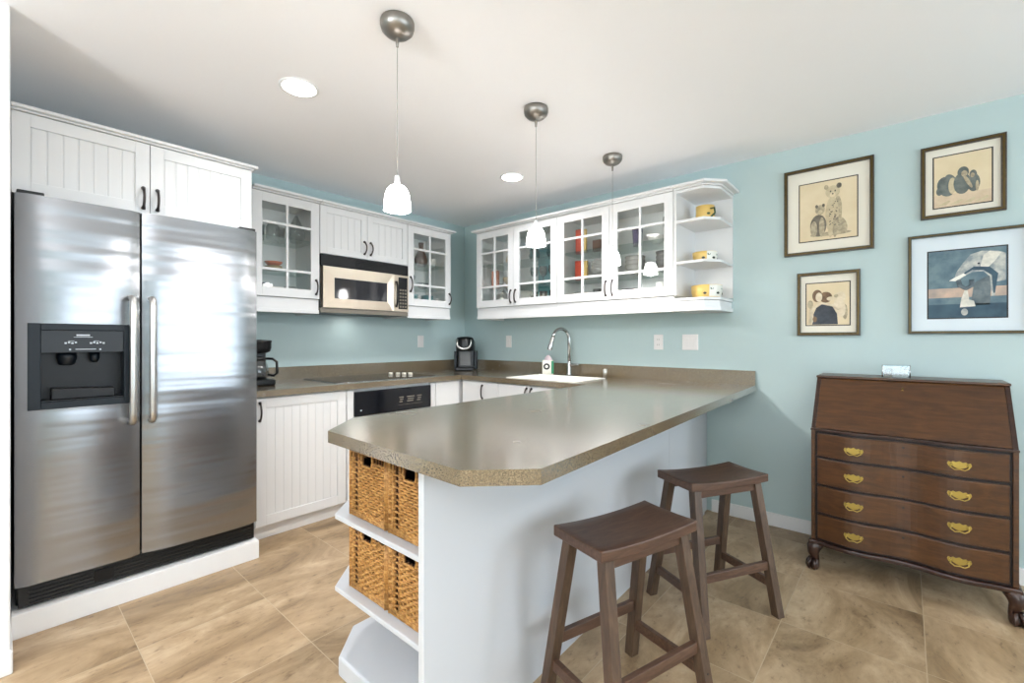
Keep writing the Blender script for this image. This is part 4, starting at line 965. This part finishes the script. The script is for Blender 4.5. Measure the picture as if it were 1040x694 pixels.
def d_embrace(q, u, v, W, Hh, z):
    clip(q, u, v, W, Hh, 'sepia paper', z)
    E = lambda x, y, a, b, m, dz, r=0: ell(q, u+W*x, v+Hh*y, W*a, Hh*b, z+dz, m, r)
    q.prism([(u+W*.14, v+Hh*.01), (u+W*.74, v+Hh*.01), (u+W*.72, v+Hh*.26), (u+W*.60, v+Hh*.46), (u+W*.42, v+Hh*.52), (u+W*.24, v+Hh*.42), (u+W*.15, v+Hh*.22)], z, z+.0008, 'indigo')
    E(.78, .42, .13, .24, 'pale skin', .0006, .15); E(.90, .30, .06, .18, 'sepia mid', .0005); E(.80, .66, .12, .12, 'pale skin', .0012); E(.70, .68, .05, .04, 'sepia mid', .0014)
    E(.46, .66, .15, .13, 'umber', .0010); E(.26, .70, .12, .15, 'umber', .0012); E(.30, .67, .08, .11, 'pale skin', .0015); E(.58, .62, .10, .05, 'pale skin', .0016)
    q.tube([(u+W*.08, v+Hh*.03, z+.001), (u+W*.10, v+Hh*.36, z+.0012), (u+W*.36, v+Hh*.52, z+.0014), (u+W*.62, v+Hh*.46, z+.0014), (u+W*.78, v+Hh*.36, z+.0012)], W*.035, 'pale skin', 6, ry=.0008, up=(0, 0, 1))
    E(.09, .50, .07, .10, 'sepia mid', .0008); E(.20, .14, .05, .07, 'umber', .0013); E(.12, .20, .05, .18, 'pale skin', .0011)
def d_eleph(q, u, v, W, Hh, z):
    clip(q, u, v, W, Hh, 'lake blue', z); q.box(u, u+W, v+Hh*.30, v+Hh*.44, z, z+.0003, 'peach'); q.box(u, u+W, v, v+Hh*.20, z, z+.0004, 'deep blue'); q.box(u, u+W*.45, v+Hh*.2, v+Hh*.26, z, z+.0005, 'lake blue')
    PZ = lambda pts, m, dz: q.prism([(u+W*a, v+Hh*b) for a, b in pts], z, z+dz, m)
    PZ([(.56, .18), (.80, .18), (.82, .62), (.60, .50)], 'elephant shade', .0004)
    PZ([(.34, .56), (.38, .68), (.46, .80), (.56, .92), (.70, .96), (.90, .94), (.99, .90), (.99, .52), (.88, .50), (.86, .30), (.82, .30), (.80, .58), (.72, .66), (.58, .66), (.46, .60), (.40, .54)], 'elephant', .0008)
    PZ([(.68, .74), (.72, .90), (.80, .95), (.94, .92), (.86, .80), (.76, .70)], 'bsoft', .0012)
    PZ([(.46, .62), (.58, .69), (.72, .68), (.82, .60), (.84, .34), (.86, .34), (.90, .62), (.80, .72), (.60, .74), (.48, .66)], 'deep blue', .0014)
    PZ([(.28, .55), (.36, .54), (.50, .62), (.47, .65), (.36, .60)], 'bwhite', .0016)
    q.tube([(u+W*.40, v+Hh*.56, z+.001), (u+W*.42, v+Hh*.47, z+.0012), (u+W*.50, v+Hh*.42, z+.0012), (u+W*.58, v+Hh*.47, z+.0012), (u+W*.57, v+Hh*.55, z+.001)], W*.035, 'elephant shade', 6, ry=.0008)
    PZ([(.42, .15), (.62, .16), (.60, .24), (.54, .26), (.52, .40), (.48, .40), (.44, .28)], 'bsoft', .0016)
    ell(q, u+W*.48, v+Hh*.08, W*.045, Hh*.05, z+.0009, 'elephant')
    ell(q, u+W*.66, v+Hh*.78, W*.016, Hh*.014, z+.0018, 'indigo')
picture(3.020, 3.472, 1.749, 2.290, 3.105, 3.393, 1.834, 2.190, 'upper-left framed sepia print of a sitting spotted cat with its cub', 'frame', 'matc', d_cheetah)
picture(3.091, 3.409, 1.244, 1.636, 3.141, 3.357, 1.310, 1.566, 'smallest square framed sepia print, below the spotted cat picture', 'frame', 'matc', d_embrace)
picture(3.671, 3.992, 1.873, 2.264, 3.725, 3.940, 1.930, 2.200, 'upper-right framed print of huddled apes on pale sand', 'frame', 'matc', d_apes)
picture(3.618, 4.075, 1.250, 1.790, 3.703, 3.992, 1.336, 1.693, 'framed blue print of an elephant at the water, right of the small square print', 'frameg', 'matb', d_eleph, .016)

# ------------------------------------------------------------------ world + view
wd = bpy.data.worlds.new('world'); SC.world = wd; wd.use_nodes = True
wd.node_tree.nodes['Background'].inputs[0].default_value = (.75, .88, 1, 1); wd.node_tree.nodes['Background'].inputs[1].default_value = 1.0
SC.view_settings.view_transform = 'Standard'; SC.view_settings.look = 'None'; SC.view_settings.gamma = 1; SC.view_settings.use_curve_mapping = False
SC.view_settings.exposure = 0.50
SC.cycles.max_bounces = 10; SC.cycles.diffuse_bounces = 7; SC.cycles.glossy_bounces = 4; SC.cycles.transparent_max_bounces = 24
SC.cycles.caustics_reflective = False; SC.cycles.caustics_refractive = False; SC.cycles.sample_clamp_indirect = 6
SC.cycles.use_denoising = True
for o in bpy.data.objects:
    if '_o' in o: del o['_o']
